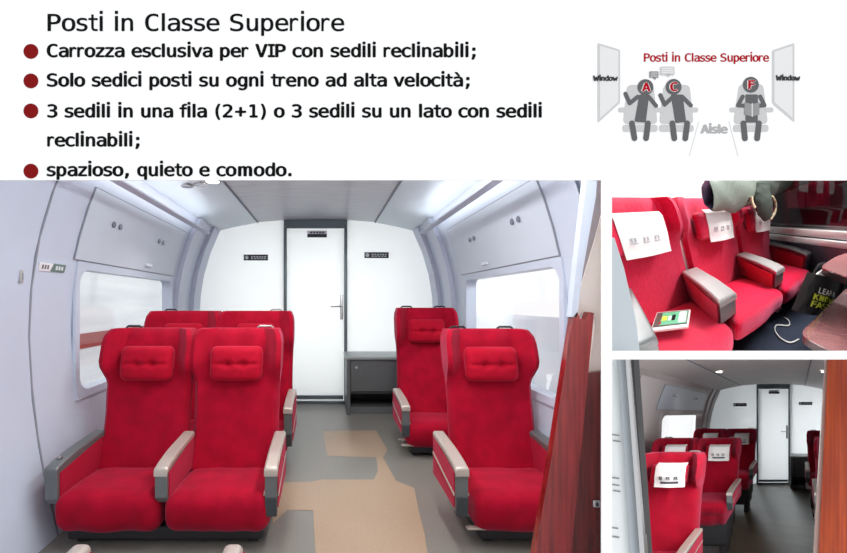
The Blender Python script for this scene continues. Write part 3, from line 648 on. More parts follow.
def downlight(label, x, y, lit, group=None, r=.05, energy=0):
    z = 2.352 - .0 if abs(x-CC) < .4 else lerp_tab([(0,2.352),(.4,2.345),(.75,2.318),(1.1,2.245),(1.27,2.2)], abs(x-CC))
    t = thing('ceiling_light', label, 'ceiling light', (x, y, z), group)
    b = bmesh.new(); tube([(r*math.cos(a*math.pi/12), r*math.sin(a*math.pi/12), -.008) for a in range(24)], .008, 6, b, True)
    put('bezel', b, 'silver', t); put('diffuser', disc((0,0,-.008), r, .012), 'lamp' if lit else 'lens', t)
    if energy:
        l = bpy.data.lights.new('lamp', 'SPOT'); l.energy = energy; l.spot_size = math.radians(110); l.spot_blend = .6; l.shadow_soft_size = .04; l.color = (1,.95,.88)
        o = bpy.data.objects.new('spot_lamp', l); COL.objects.link(o); o.parent = t; o.location = FR.L @ Vector((0,0,-.03)); 
    return t
def fill_strip(label, x, y0, y1, z, energy, color=(1,.98,.95), w=.16, group=None):  # fill lamp in a strip housing, added out of view
    L = y1-y0
    t = thing('fill_strip', label, 'ceiling light', (x, (y0+y1)/2, z), group)
    put('housing', rb(-w/2-.02, w/2+.02, -L/2, L/2, 0.004, .035, .006, 1), 'white_frame', t)
    put('diffuser', rb(-w/2, w/2, -L/2+.01, L/2-.01, -.006, .004, .002, 1), 'frost', t)
    l = bpy.data.lights.new('lamp', 'AREA'); l.shape = 'RECTANGLE'; l.size = w; l.size_y = L-.05; l.energy = energy; l.color = color
    o = bpy.data.objects.new('fill_strip_lamp', l); COL.objects.link(o)
    o.location = FR.p((x, (y0+y1)/2, z-.012)); o.scale = (1,1,1)
    return t
def side_cabinet(label, x0, x1, y0, y1, zt):
    t = thing('side_cabinet', label, 'cabinet', (x0, y0, 0)); w, d = x1-x0, y1-y0
    b = bmesh.new()
    rb(0, .04, 0, d, 0, zt-.03, .003, 1, b); rb(w-.03, w, 0, d, 0, zt-.03, .003, 1, b); rb(.04, w-.03, d-.03, d, 0, zt-.03, 0, 1, b)
    rb(.04, w-.03, .05, d-.03, 0, .08, 0, 1, b); 
    put('body', b, 'cabinet', t)
    put('door', rb(.045, w-.035, .012, .03, .27, zt-.035, .004, 1), 'cabinet', t); put('inner_shelf', rb(.04, w-.03, .02, d-.03, .24, .265, 0, 1), 'cabinet_in', t)
    put('niche_back', rb(.04, w-.03, d-.08, d-.05, .08, .24, 0, 1), 'cabinet_in', t)
    put('worktop', rb(-.015, w, -.02, d, zt-.03, zt, .006, 1), 'cabinet_top', t)
    put('lock', disc((.11, .008, zt-.12), .014, .012, 'y', 14), 'chrome', t)
    return t
# ================================================================== ROOM 1: the big carriage view
FR = MAIN
YE = 5.64
WL, WR = (2.86, 4.64, .68, 1.54), (2.58, 4.36, .68, 1.54)
fl = coach(1.15, YE, WL, WR, 'large carriage', ' of the large carriage', right_from=2.26, yceil=1.15,
           floor_poly=[(CC-1.37,1.15),(.70,1.15),(1.30,2.26),(CC+1.37,2.26),(CC+1.37,YE),(CC-1.37,YE)])
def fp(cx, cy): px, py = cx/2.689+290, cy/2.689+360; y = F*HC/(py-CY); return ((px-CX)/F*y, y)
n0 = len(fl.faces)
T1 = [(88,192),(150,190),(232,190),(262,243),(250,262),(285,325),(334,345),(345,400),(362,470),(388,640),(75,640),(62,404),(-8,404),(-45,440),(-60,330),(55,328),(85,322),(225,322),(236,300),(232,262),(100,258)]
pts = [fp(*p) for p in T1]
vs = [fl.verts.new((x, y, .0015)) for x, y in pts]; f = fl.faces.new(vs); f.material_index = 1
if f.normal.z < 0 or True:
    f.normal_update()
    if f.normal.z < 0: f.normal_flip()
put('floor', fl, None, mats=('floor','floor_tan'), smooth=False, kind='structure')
train_window(-1, WL, 1, 'left'); train_window(1, WR, 2, 'right')
hatch(-1, 2.80, 4.60, 1.57, 2.02, 'pale luggage hatch above the left window of the large carriage')
hatch(1, 2.58, 4.42, 1.57, 2.02, 'pale luggage hatch above the right window of the large carriage')
# vertical joint, number plate, latch on the near left wall
b = bmesh.new(); patch(-1, 2.43, 2.442, 0, 2.2, .003, .01, b); put('trim_7', b, 'groove', kind='structure')
t = thing('number_plate', 'white and grey-green number plate on the left wall before the window', 'sign', (wx(-1,1.40), 2.47, 1.40))
o = Vector((wx(-1,1.40), 2.47, 1.40))
def rel(b, o=o):
    for v in b.verts: v.co = v.co - o
    return b
def wallquad(pts, off, th, b):
    lo = [b.verts.new((wx(-1, z, off), y, z)) for y, z in pts]; hi = [b.verts.new((wx(-1, z, off-th), y, z)) for y, z in pts]
    n = len(pts); b.faces.new(lo); b.faces.new(hi[::-1])
    for i in range(n): b.faces.new((lo[i], hi[i], hi[(i+1)%n], lo[(i+1)%n]))
    bmesh.ops.recalc_face_normals(b, faces=b.faces[:]); return b
put('white_half', rel(wallquad([(2.47,1.52),(2.60,1.52),(2.57,1.472),(2.47,1.472)], .008, .008, bmesh.new())), 'white_plate', t, smooth=False)
put('green_half', rel(wallquad([(2.60,1.522),(2.72,1.522),(2.71,1.475),(2.57,1.475)], .009, .009, bmesh.new())), 'green_plate', t, smooth=False)
b = bmesh.new()
for k in range(3): wallquad([(2.495+k*.024,1.508),(2.508+k*.024,1.508),(2.505+k*.024,1.484),(2.492+k*.024,1.484)], .010, .004, b)
put('numeral', rel(b), 'arm_grey', t, smooth=False)
b = bmesh.new()
for k in range(3): wallquad([(2.62+k*.027,1.509),(2.637+k*.027,1.509),(2.634+k*.027,1.486),(2.617+k*.027,1.486)], .011, .004, b)
put('numeral', rel(b), 'white_mark', t, smooth=False)
t = thing('wall_latch', 'small oval latch on the left wall near the panel edge', 'latch', (wx(-1,1.43), 2.34, 1.43))
o2 = Vector((wx(-1,1.43), 2.34, 1.43))
b = rb(-.003, .012, -.012, .012, -.035, .035, .006, 1); put('plate', b, 'silver', t); put('slot', rb(.009, .015, -.004, .004, -.02, .02, .002, 1), 'groove', t)
# seats
ZM = lambda z: z
dl = seat_unit('red double train seat in the front row on the left, with tufted headrest pillows', 2, .57, ('window','middle','aisle'), (-.85, 2.28, 0), 'red double seats of the large carriage', ztop=1.12, lean=.24)
dr = seat_unit('red double train seat of the back row, half hidden behind the front double seat', 2, .64, ('window','middle','aisle'), (-.925, 3.38, 0), 'red double seats of the large carriage', ztop=1.215, lean=.17, arm_zt=.50, wing=.66, bw=.65)
sf = seat_unit('red single train seat by the right window, nearest the wood panel', 1, .57, ('aisle','window'), (1.06, 2.28, 0), 'red single seats of the large carriage', ztop=1.115, lean=.24, handle='both', arm_off=(-.065,-.03))
sr = seat_unit('red single train seat at the far right beside the grey cabinet', 1, .57, ('aisle','window'), (.95, 3.62, 0), 'red single seats of the large carriage', ztop=1.24, lean=.18, handle='both', arm_off=(0,0), arm_zt=.46)
# the folded double seat right before the camera: only its armrest ends reach the picture
t = thing('folded_train_seat', 'folded red seat at the bottom edge, only two pale armrest ends showing', 'train seat', (-.55, 1.46, 0))
for x in (-.25, .25):
    b = rb(x-.032, x+.032, -.28, 0, .30, .50, .022, 3); a = put('armrest', b, 'arm_cap', t)
    put('side_panel', rb(x+.031, x+.036, -.27, -.02, .31, .478, .002, 1), 'red_side', a)
put('seat_cushion', rb(-.21, .21, -.30, -.02, .18, .36, .04, 4), 'red', t)
put('base', rb(-.24, .24, -.26, -.05, 0, .18, .01, 1), 'base_dark', t)
side_cabinet('low grey cabinet with open niche against the end wall right of the door', .25, 1.38, 5.04, YE-.01, .665)
# ceiling lamps and added fill lights
dg_ = 'round lamps in the large carriage ceiling'
downlight('lit round white ceiling lamp in the left ceiling panel', -.93, 3.64, True, dg_, .06, 28)
downlight('unlit grey ceiling lamp nearest the lit one', -1.04, 3.66, False, dg_, .045)
downlight('unlit grey ceiling lamp farthest left in the ceiling', -1.14, 3.64, False, dg_, .045)
fill_strip('long unseen strip light added to brighten the left seats', -.38, 1.25, 3.35, 2.27, 22)  # both strips are added above the view to brighten the carriage
fill_strip('long unseen strip light added to brighten the right seats', .45, 1.25, 3.35, 2.27, 30)
def fill_cove(side, ya, yb, e, where):  # added uplight that brightens the ceiling; the trough only houses it
    z = 2.04; x = wx(side, z, .20); L = yb-ya
    t = thing('fill_cove_light', where, 'ceiling light', (x, (ya+yb)/2, z))
    put('trough', rb(-.035, .035, -L/2, L/2, -.02, -.006, .004, 1), 'rib', t)
    l = bpy.data.lights.new('lamp', 'AREA'); l.shape = 'RECTANGLE'; l.size = .12; l.size_y = L-.05; l.energy = e; l.color = (.95,.98,1)
    o = bpy.data.objects.new('fill_cove_lamp', l); COL.objects.link(o); o.location = FR.p((x, (ya+yb)/2, z+.0)); o.rotation_euler = (0, math.pi + side*math.radians(20), 0)
fill_cove(-1, 1.3, 4.7, 5, 'added slim ledge with upward fill light above the left luggage hatch'); fill_cove(1, 2.4, 4.7, 4, 'added slim ledge with upward fill light above the right luggage hatch')
downlight('unseen lamp added to brighten the aisle seat of the front double seat', -.42, 2.35, True, None, .06, 40)  # extra lamp out of view, added to pick out the aisle seat
# driver's room behind the frosted end panels, lit by daylight
# wood partition at the right, between camera and the right seats
def pp(pts, y0, y1, bm=None): return prism([bp(x, y, y0) for x, y in pts], y0, y1, 'y', bm)
t = thing('wood_partition', 'glossy red-brown wood partition at the right edge with slanted post', 'partition', (.85, 1.5, 0))
def pt_(name, pts, y0, y1, m, **k):
    b = pp(pts, y0, y1)
    for v in b.verts: v.co -= Vector((.85, 1.5, 0))
    return put(name, b, m, t, smooth=False, **k)
pt_('post', [(573,318),(577,312),(580,318),(586,320),(589,312),(594,313),(586,400),(563,640),(520,640),(551,460),(566,362)], 1.50, 1.53, 'wood')
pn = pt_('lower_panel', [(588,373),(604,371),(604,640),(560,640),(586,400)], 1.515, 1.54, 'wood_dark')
b = disc((.55,0,0), .001, .001, 'y', 6); b.free()
x, z = bp(595.5, 503, 1.515); k = rb(x-.013-.85, x+.013-.85, .005, .016, z-.013, z+.013, .006, 2); kk = put('lock', k, 'chrome', t)
k = rb(x-.004-.85, x+.004-.85, .003, .006, z-.006, z+.006, .001, 1); put('keyhole', k, 'base_dark', kk)
pt_('upper_panel', [(604,205),(604,374),(588,376),(596,318),(576,317),(580,290),(592,248)], 1.535, 1.55, 'cream', label='cream glossy upper panel')
pt_('edge_trim', [(588,165),(598,165),(596,196),(583,270),(577,317),(571,317),(577,262)], 1.50, 1.53, 'wall', label='pale curved edge trim')
pt_('rail', [(598,165),(604,165),(604,204),(594,240),(581,284),(583,270),(596,196)], 1.505, 1.53, 'taupe', label='grey-brown curved rail')
# thin unseen dividers added to stop lamp light spilling between the three rooms
put('wall_light_stop', prism([(.636*1.01,1.01),(.636*2.27,2.27),(.640*2.27,2.27),(.640*1.01,1.01)], -1, 2.5, 'z'), 'page', kind='structure', smooth=False)
b = bmesh.new(); q = []
for yy in (1.012, 5.6):
    for pz in (355.3, 356.1):
        z = HC - (pz-CY)/F*yy; q += [b.verts.new((.66*yy, yy, z)), b.verts.new((1.36*yy, yy, z))]
for f in ((0,1,3,2),(4,6,7,5),(0,4,5,1),(2,3,7,6),(0,2,6,4),(1,5,7,3)): b.faces.new([q[i] for i in f])
bmesh.ops.recalc_face_normals(b, faces=b.faces[:])
put('wall_spill_stop', b, 'page', kind='structure', smooth=False)
# outside
put('ground_outside', rb(-9, -1.8, -2, 14, -1.35, -1.25, 0, 1), 'ext_ground', kind='structure', smooth=False)
t = thing('platform_wall', 'pale concrete wall with a red-brown stripe seen through the left window', 'wall outside', (-4.5, 6, -1.25))
put('body', rb(-.1, .1, -6, 7, 0, 3.2, 0, 1), 'ext_wall', t, smooth=False); put('stripe', rb(.1, .12, -6, 7, 1.70, 1.97, 0, 1), 'ext_red', t, smooth=False)
put('coping', rb(-.16, .16, -6, 7, 3.2, 3.3, 0, 1), 'ext_ground', t, smooth=False)
t = thing('trackside_wall', 'low pale concrete wall and kerb seen through the right window', 'wall outside', (2.25, 5.2, -.6))
put('body', rb(-.06, .0, -1.5, 3, 0, 1.75, 0, 1), 'ext_wall', t, smooth=False); put('kerb', rb(-.16, -.06, -1.6, 3, 0, 1.0, 0, 1), 'ext_ground', t, smooth=False)

def area(loc, rot, sx, sy, e, col=(1,1,1)):
    l = bpy.data.lights.new('daylight', 'AREA'); l.shape = 'RECTANGLE'; l.size = sx; l.size_y = sy; l.energy = e; l.color = col
    o = bpy.data.objects.new('daylight', l); COL.objects.link(o); o.location = loc; o.rotation_euler = rot; return o
area((-.1, 6.6, 1.3), (math.radians(90), 0, 0), 2.8, 2.2, 74, (1,.99,.96)).rotation_euler = (math.radians(-90), 0, 0)
# ================================================================== ROOM 3: second carriage view (lower right opening)
s3 = .5; ST = F/274
FR3 = Frame(((s3, (798-CX)/F*ST*s3, 0), (0, ST*s3, 0), (0, -(413-CY)/F*ST*s3, s3)), (0,0,0))
FR3.O = Vector((0,0,HC)) - FR3.L @ Vector((.48, 0, 1.67))
FR = FR3
YE3 = 6.46
W3 = (4.15, 5.85, .80, 1.66)
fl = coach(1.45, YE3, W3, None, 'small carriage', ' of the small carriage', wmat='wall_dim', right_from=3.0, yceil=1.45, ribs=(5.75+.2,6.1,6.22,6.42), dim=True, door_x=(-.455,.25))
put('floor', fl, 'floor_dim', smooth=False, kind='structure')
train_window(-1, W3, 3, 'left', m='wall_dim')
hatch(-1, 3.95, 5.80, 1.72, 2.08, 'dim luggage hatch above the window of the small carriage')
b = bmesh.new(); patch(-1, 3.3, 3.315, 0, 2.2, .003, .01, b); put('trim_8', b, 'groove', kind='structure')
ZM = lambda z: z*.8 + .43 if z > .11 else z*4.7
G3 = 'red double seats of the small carriage'
tw = (.27, .03)
for i, (yo, lab, zt) in enumerate(((1.93, 'red double seat with white headrest cover nearest the silver door frame', 1.28), (3.08, 'red double seat with headrest covers in the middle row of the dim carriage', 1.12), (4.50, 'red double seat of the farthest row beside the end door', 1.18))):
    ZM = (lambda z: z*.8 + .27 if z > .11 else z*3.2) if i == 0 else (lambda z: z*.8 + .43 if z > .11 else z*4.7)
    t0 = seat_unit(lab, 2, .57, ('window','middle','aisle'), (-.86 - (.10 if i == 0 else 0), yo, 0), G3, ztop=zt, lean=.24, towel=tw)
G4 = 'red single seats of the small carriage'
seat_unit('nearer red single seat half hidden by the orange wood panel', 1, .57, ('aisle','window'), (.98, 3.08, 0), G4, ztop=1.13, handle='both', arm_off=(0,0), lean=.24)
seat_unit('farther red single seat in front of the dark cabinet, by the orange wood panel', 1, .57, ('aisle','window'), (.92, 4.30, 0), G4, ztop=1.15, handle='both', arm_off=(0,0), lean=.24)
ZM = lambda z: z
side_cabinet('dark low cabinet beside the end door of the dim carriage', .31, 1.38, 6.02, YE3-.01, .72)
gg = 'round lamps in the small carriage ceiling'
downlight('lit round ceiling lamp above the left seats of the dim carriage', -.62-.14, 4.3, True, gg, .055, 3)
downlight('lit round ceiling lamp at the right by the orange wood panel', .86, 3.93, True, gg, .055, 3)
fill_strip('unseen strip light added to brighten the dim carriage', 1.0, 1.5, 2.3, 1.85, 11)  # added lamp out of view, lifts the level of this room
def q3(px, py, y): return (.48 + (px-798)*y/274, 1.67 - (py-413)*y/274)
def pr3(pts, y, th, ref): 
    b = prism([q3(*p, y) for p in pts], y, y+th, 'y')
    for v in b.verts: v.co -= Vector(ref)
    return b
# entrance: white panel with notices and silver jamb at the left, wood at the right
r = (-.6, 1.4, 0)
t = thing('entrance_panel', 'bright white entrance panel with notices left of the silver jamb', 'panel', r)
put('board', pr3([(600,340),(622,340),(632,560),(600,560)], 1.40, .03, r), 'notice', t, smooth=False)
b = bmesh.new()
for px, py in ((612,434),(613,440),(612,477),(612,484),(613,490),(611,527),(612,536)):
    a = [q3(*p, 1.397) for p in ((px,py),(px+7,py+1),(px+7,py+2.2),(px,py+1.2))]; prism([(x-r[0], z) for x, z in a], -.003, .002, 'y', b)
put('printed_line', b, 'p_book', t, smooth=False)
t = thing('door_jamb', 'slanted silver door jamb with a dark seal', 'door frame', r)
put('silver_edge', pr3([(617,340),(624,340),(642,570),(632,570)], 1.38, .03, r), 'panel_pale', t, smooth=False)
put('bright_rail', pr3([(624,340),(627.5,340),(646,570),(641,570)], 1.36, .03, r), 'chrome', t, smooth=False)
put('dark_seal', pr3([(627.5,340),(632,340),(648,570),(645,570)], 1.38, .05, r), 'base_dark', t, smooth=False)
r = (.6, 1.4, 0)
t = thing('orange_wood_panel', 'orange-brown wood panel at the right edge of the small carriage view', 'panel', r)
put('wood_face', pr3([(829,340),(880,340),(880,570),(818,570)], 1.40, .04, r), 'wood_orange', t, smooth=False)
put('edge', pr3([(826.5,340),(829,340),(818,570),(812.5,570)], 1.41, .05, r), 'cream', t, smooth=False, label='pale edge strip')

l = bpy.data.lights.new('daylight', 'AREA'); l.shape = 'RECTANGLE'; l.size = 1.4; l.size_y = 1.1; l.energy = 14
o = bpy.data.objects.new('daylight', l); COL.objects.link(o); o.location = FR3.p((-.11, 6.9, 1.2)); o.rotation_euler = (math.radians(-90), 0, 0)
# ================================================================== ROOM 2: three seats (upper right opening)
k2 = 2.4; f2 = 148.63; pa, pb, pc = .72157562, .36225214, -.04632489
def rotm(a, b, c): return Matrix.Rotation(c, 3, 'Y') @ Matrix.Rotation(b, 3, 'X') @ Matrix.Rotation(a, 3, 'Z')
R2 = rotm(pa, pb, pc); T2 = Vector((-.64188909, .77425943, -.35533320))
Mk = Matrix(((f2/F*k2, (730-CX)/F*k2, 0), (0, k2, 0), (0, (CY-265)/F*k2, f2/F*k2)))
D2 = Matrix.Diagonal((1, .86423, .919233))
FR2 = Frame(Mk @ R2 @ D2, Vector((0,0,HC)) + Mk @ T2)
 
FR = FR2
L2i = FR2.L.inverted()
def on_h(px, py, h):     # point of the room plane z = h seen at a pixel
    d = Vector(((px-CX)/F, 1, (CY-py)/F)); o = Vector((0,0,HC)) - FR2.O
    a = L2i @ o; dd = L2i @ d; t = (h - a.z)/dd.z; return a + dd*t
def on_x(px, py, x):
    d = Vector(((px-CX)/F, 1, (CY-py)/F)); a = L2i @ (Vector((0,0,HC)) - FR2.O); dd = L2i @ d; t = (x - a.x)/dd.x; return a + dd*t
def on_y(px, py, y):
    d = Vector(((px-CX)/F, 1, (CY-py)/F)); a = L2i @ (Vector((0,0,HC)) - FR2.O); dd = L2i @ d; t = (y - a.y)/dd.y; return a + dd*t
HF = -.36
ZM = lambda z: z
U = 3*.53
st = seat_unit('crimson triple train seat with white headrest covers and two wide armrests', 3, .53, ('window','wide','wide','window'), (U/2, -.42, -.307), None,
     ztop=1.03, lean=.22, towel=(.235, .03), cd=.53, bw=.52, fabric='crimson', arm_w=.115, arm_zt=.475, handle=None, arm_off=(.10,0,0,0), wing=.53, low=-.05)
# shell of this corner
put('floor', rb(-.6, U+.2, -2.4, .7, HF-.03, HF, 0, 1), 'carpet', kind='structure', smooth=False)
put('wall_back', rb(-.8, U+.14, .52, .56, HF, 2.0, 0, 1), 'notice', kind='structure', smooth=False)
XW = U + .10
w = bmesh.new(); rb(XW, XW+.05, -2.4, .52, HF, .30, 0, 1, w); put('wall_right', w, 'blue_grey', kind='structure', smooth=False)
put('baseboard_right', rb(XW-.02, XW, -2.4, .5, HF, HF+.06, 0, 1), 'base_dark', kind='structure', smooth=False)
t = thing('window_ledge', 'white double ledge under the dark window', 'ledge', (XW, 0, .30))
put('lower_rail', rb(-.035, .04, -2.4, .5, -.075, -.006, .008, 1), 'ledge', t); put('upper_rail', rb(-.02, .06, -2.4, .5, .008, .085, .008, 1), 'ledge', t)
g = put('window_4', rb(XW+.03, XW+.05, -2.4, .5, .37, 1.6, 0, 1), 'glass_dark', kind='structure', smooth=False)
put('frame', rb(XW-.0, XW+.05, -2.4, .5, .365, .385, .003, 1), 'base_dark', g, smooth=False)
t2 = dup(st, (XW*2-U/2+.0, -.46, .10), 'copy of the triple seat built as its reflection in the dark window glass')  # second bench behind the glass takes the place of a reflection
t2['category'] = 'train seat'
put('wall_side', rb(XW+.2, XW+3.2, .6, .64, HF, 2.2, 0, 1), 'base_dark', kind='structure', smooth=False)
put('wall_far', rb(XW+2.6, XW+2.65, -2.4, .6, HF, 2.2, 0, 1), 'teal', kind='structure', smooth=False)
# left partition
FR = MAIN
x, z = bp(620, 354, 1.035)
t = thing('seat_side_partition', 'pale blue-grey partition standing left of the triple seat', 'partition', (x, 1.035, z))
a = [bp(*p, 1.035) for p in ((608,236),(614.5,238),(624,268),(636,320),(640,354),(608,354))]
put('panel', prism([(q[0]-x, q[1]-z) for q in a], 0, .012, 'y'), 'panel_pale', t, smooth=False)
FR = FR2
# tablet on the first cushion
c = [on_h(*p, .055) for p in ((650.5,331),(688,326.5),(690.5,309.5),(657,312.5))]
o = sum(c, Vector())/4
def quadprism(c, z0, z1, ref): 
    b = prism([(p.x-ref.x, p.y-ref.y) for p in c], z0, z1, 'z'); return b
t = thing('tablet', 'white tablet with a green screen lying on the nearest red cushion', 'tablet', o)
put('body', quadprism(c, -.012, 0, o), 'tablet', t, smooth=False)
def mixq(a, b_): return c[0]*(1-a)*(1-b_) + c[1]*a*(1-b_) + c[2]*a*b_ + c[3]*(1-a)*b_
def sub(x0,x1,y0,y1): return [mixq(x0,y0), mixq(x1,y0), mixq(x1,y1), mixq(x0,y1)]
sc = put('screen', quadprism(sub(.03,.955,.16,.95), 0, .003, o), 'screen_dark', t, smooth=False)
put('picture', quadprism(sub(.20,.93,.2,.9), .003, .004, o), 'screen_green', sc, smooth=False)
b = quadprism(sub(.70,.90,.25,.86), .004, .005, o); put('text_block', b, 'notice', sc, smooth=False)
b = quadprism(sub(.22,.36,.42,.68), .004, .005, o); put('yellow_tile', b, 'yellow', sc, smooth=False)
b = quadprism(sub(.40,.48,.42,.66), .004, .005, o); put('white_tile', b, 'notice', sc, smooth=False)
b = quadprism(sub(.50,.60,.40,.72), .004, .005, o); put('black_figure', b, 'ink', sc, smooth=False)
b = quadprism(sub(.17,.23,.25,.37), .004, .005, o); put('red_tile', b, 'text_red', sc, smooth=False)
# tables
def table(label, pxs, h, th, foot=True, extra=()):
    c = [on_h(*p, h) for p in pxs]; c = [Vector((min(q.x, XW-.06), q.y, q.z)) for q in c]; o = sum(c, Vector())/len(c)
    t = thing('folding_table', label, 'table', o, 'wood-grain tables of the seat corner')
    P = []; n = len(c)
    for i in range(n):
        p, a, d = c[i], c[i-1]-c[i], c[(i+1)%n]-c[i]
        r = min(.05, a.length/3, d.length/3)
        for k in range(6):
            q = k/5; P.append(((p+a.normalized()*r)*(1-q)**2 + p*2*q*(1-q) + (p+d.normalized()*r)*q*q))
    put('tabletop', prism([(p.x-o.x, p.y-o.y) for p in P], -.006, 0, 'z'), 'table', t, smooth=False)
    put('edge_band', prism([((p.x-o.x)*.99, (p.y-o.y)*.99) for p in P], -th, -.006, 'z'), 'table_edge', t, smooth=False)
    b = tube([(0,0,-th), (0,0,HF-h)], .03, 12); rb(-.1,.1,-.1,.1,HF-h,HF-h+.02,.005,1,b); put('leg', b, 'base_dark', t)
    return t
table('large wood-grain table corner at the lower right of the seat corner', [(799,334),(847,288),(900,240),(985,300),(900,352),(832,352)], .07, .05)
table('small brown table edge above the black tote bag', [(819.5,267),(836,256.5),(880,235),(925,268),(890,293)], .30, .04)
# black tote bag hanging below the small table
hb = on_h(826, 284, .10)
t = thing('tote_bag', 'black tote bag with white and yellow lettering hanging by the small table', 'bag', hb)
YB = hb.y
P4 = [on_y(*p, YB) for p in ((811,273),(843,280),(834,314),(795,311))]
R_ = Matrix.Identity(3)
def bagpt(u, v, d=0): q = P4[0]*(1-u)*(1-v)+P4[1]*u*(1-v)+P4[2]*u*v+P4[3]*(1-u)*v; return Vector((q.x-hb.x, q.y-hb.y-d, q.z-hb.z))
b = bmesh.new(); N = 12
gf = [[b.verts.new(bagpt(i/N, j/N, .02+.05*math.sin(math.pi*i/N)*(.3+.7*j/N)+.006*math.sin(i*1.7+j))) for i in range(N+1)] for j in range(N+1)]
gb = [[b.verts.new(bagpt(i/N, j/N, -.02-.03*math.sin(math.pi*i/N)*(.3+.7*j/N))) for i in range(N+1)] for j in range(N+1)]
for j in range(N):
    for i in range(N):
        b.faces.new((gf[j][i], gf[j][i+1], gf[j+1][i+1], gf[j+1][i])); b.faces.new((gb[j][i], gb[j+1][i], gb[j+1][i+1], gb[j][i+1]))
for i in range(N):
    b.faces.new((gf[0][i], gb[0][i], gb[0][i+1], gf[0][i+1])); b.faces.new((gf[N][i], gf[N][i+1], gb[N][i+1], gb[N][i]))
    b.faces.new((gf[i][0], gf[i+1][0], gb[i+1][0], gb[i][0])); b.faces.new((gf[i][N], gb[i][N], gb[i+1][N], gf[i+1][N]))
bmesh.ops.recalc_face_normals(b, faces=b.faces[:])
put('body', b, 'bag', t)
b = bmesh.new()
for a0, a1 in ((.05,.42),(.5,.95)): tube(smooth_path([bagpt(a0,.03,.0), bagpt(a0+.05,-.28,.0), bagpt(a1-.05,-.28,.0), bagpt(a1,.03,.0)], 5), .008, 6, b)
put('handle', b, 'bag', t)
b = bmesh.new()
for u0, u1, v0 in ((.06,.26,-.16),(.28,.42,-.12),(.5,.95,-.16)):
    q = [bagpt(u0,.02,.012), bagpt(u1,.02,.012), bagpt((u0+u1)/2,v0,.012)]; q2 = [p+Vector((0,.01,0)) for p in q]
    A = [b.verts.new(p) for p in q]; B = [b.verts.new(p) for p in q2]; b.faces.new(A); b.faces.new(B[::-1])
    for i in range(3): b.faces.new((A[i], B[i], B[(i+1)%3], A[(i+1)%3]))
put('lining', b, 'bag_white', t, smooth=False, label='white lining showing between the handles')
def bagtext(line, u0, u1, vb, vh, m, nm):
    bmx = text(line, 0, 100, 0, 20, m, .05, place=lambda v: Vector((v.x, v.y, v.z)))
    W_ = max(v.co.x for v in bmx.verts); H_ = max(v.co.y for v in bmx.verts)
    for v in bmx.verts:
        u = u0+(u1-u0)*v.co.x/W_; vv = vb - vh*v.co.y/H_ + .14*(u-.3)
        v.co = bagpt(u, vv, .03+.05*math.sin(math.pi*u)*(.3+.7*vv)+.004)
    put(nm, bmx, m, t, smooth=False)
bagtext('LEARN', .10, .42, .46, .14, 'bag_white', 'white_lettering'); bagtext('KNOW EXP', .06, .66, .64, .15, 'yellow', 'yellow_lettering'); bagtext('FAST VIP', .06, .60, .82, .15, 'yellow', 'yellow_lettering')
q = [bagpt(u, v, .085) for u, v in ((.36,.93),(.44,.93),(.44,1.0),(.36,1.0))]
# charger and cable
hp = on_y(778, 311, -.36)
t = thing('charger', 'white charging plug hanging under the front of the triple seat', 'charger', hp)
b = rb(-.05, .05, -.03, .03, -.075, .02, .012, 3); put('body', b, 'tablet', t)
pts = [on_y(778, 315, -.38)] + [on_h(*p, HF+.01) for p in ((786,318.5),(789.5,322),(788,325.5),(777,325),(775,330),(780,337.5),(790,342.5),(799,339))]
o = pts[0]; cb = put('charging_cable', tube(smooth_path([p-o for p in pts], 5), .0055, 6), 'p_seat', loc=o); thing('charging_cable', 'thin pale cable curling over the dark carpet from the charger', 'cable', ob=cb)
# coat thrown over the seat backs: sleeve with a cuff opening, body, dark fur-edged hood
YC = .14
def cp(px, py, y=YC): return on_y(px, py, y)
base = cp(740, 195)
t = thing('coat', 'grey-green coat lying over the tops of the red seat backs', 'coat', base)
def loft(path, rad, seg=20, squash=.6, amp=.06, openstart=False):
    b = bmesh.new(); rings = []
    for i, (p, r) in enumerate(zip(path, rad)):
        d = (path[min(i+1, len(path)-1)] - path[max(i-1, 0)]).normalized()
        n = Vector((0,-1,0)); s = d.cross(n).normalized(); n2 = s.cross(d).normalized()
        ring_ = []
        for k in range(seg):
            a = k*2*math.pi/seg; w = 1 + amp*math.sin(3*a+i*.9) + amp*.8*math.sin(5*a-i*1.3)
            ring_.append(b.verts.new(p - base + s*math.cos(a)*r*w + n2*math.sin(a)*r*squash*w))
        rings.append(ring_)
    for A, B in zip(rings, rings[1:]):
        for k in range(seg): b.faces.new((A[k], A[(k+1)%seg], B[(k+1)%seg], B[k]))
    return b, rings
path = smooth_path([cp(709,195,-.04), cp(719,194,-.02), cp(733,190,.0), cp(750,183,.04), cp(766,176,.08), cp(785,168,.1)], 5)
n = len(path); rad = [.10+.075*ss(0,.5,i/n) + .05*ss(.5,1,i/n) for i in range(n)]
b, rg = loft(path, rad)
inner = []; 
pth0 = path[0]
prev = rg[0]
for dd, sc_ in ((-.012,.93),(.02,.84),(.11,.72)):
    cen = path[0]-base + (path[3]-path[0]).normalized()*dd
    nr = [b.verts.new(cen + (v.co - (path[0]-base))*sc_) for v in rg[0]]
    for k in range(20): f = b.faces.new((prev[(k+1)%20], prev[k], nr[k], nr[(k+1)%20])); f.material_index = 1 if dd > 0 else 0
    prev = nr
f = b.faces.new(prev); f.material_index = 1
b.faces.new(rg[-1]); bmesh.ops.recalc_face_normals(b, faces=b.faces[:])
put('sleeve', b, None, t, mats=('coat','coat_in'))
path = smooth_path([cp(742,193,.12), cp(752,189,.08), cp(764,185,.05), cp(776,180,.06), cp(790,172,.08)], 5); n = len(path)
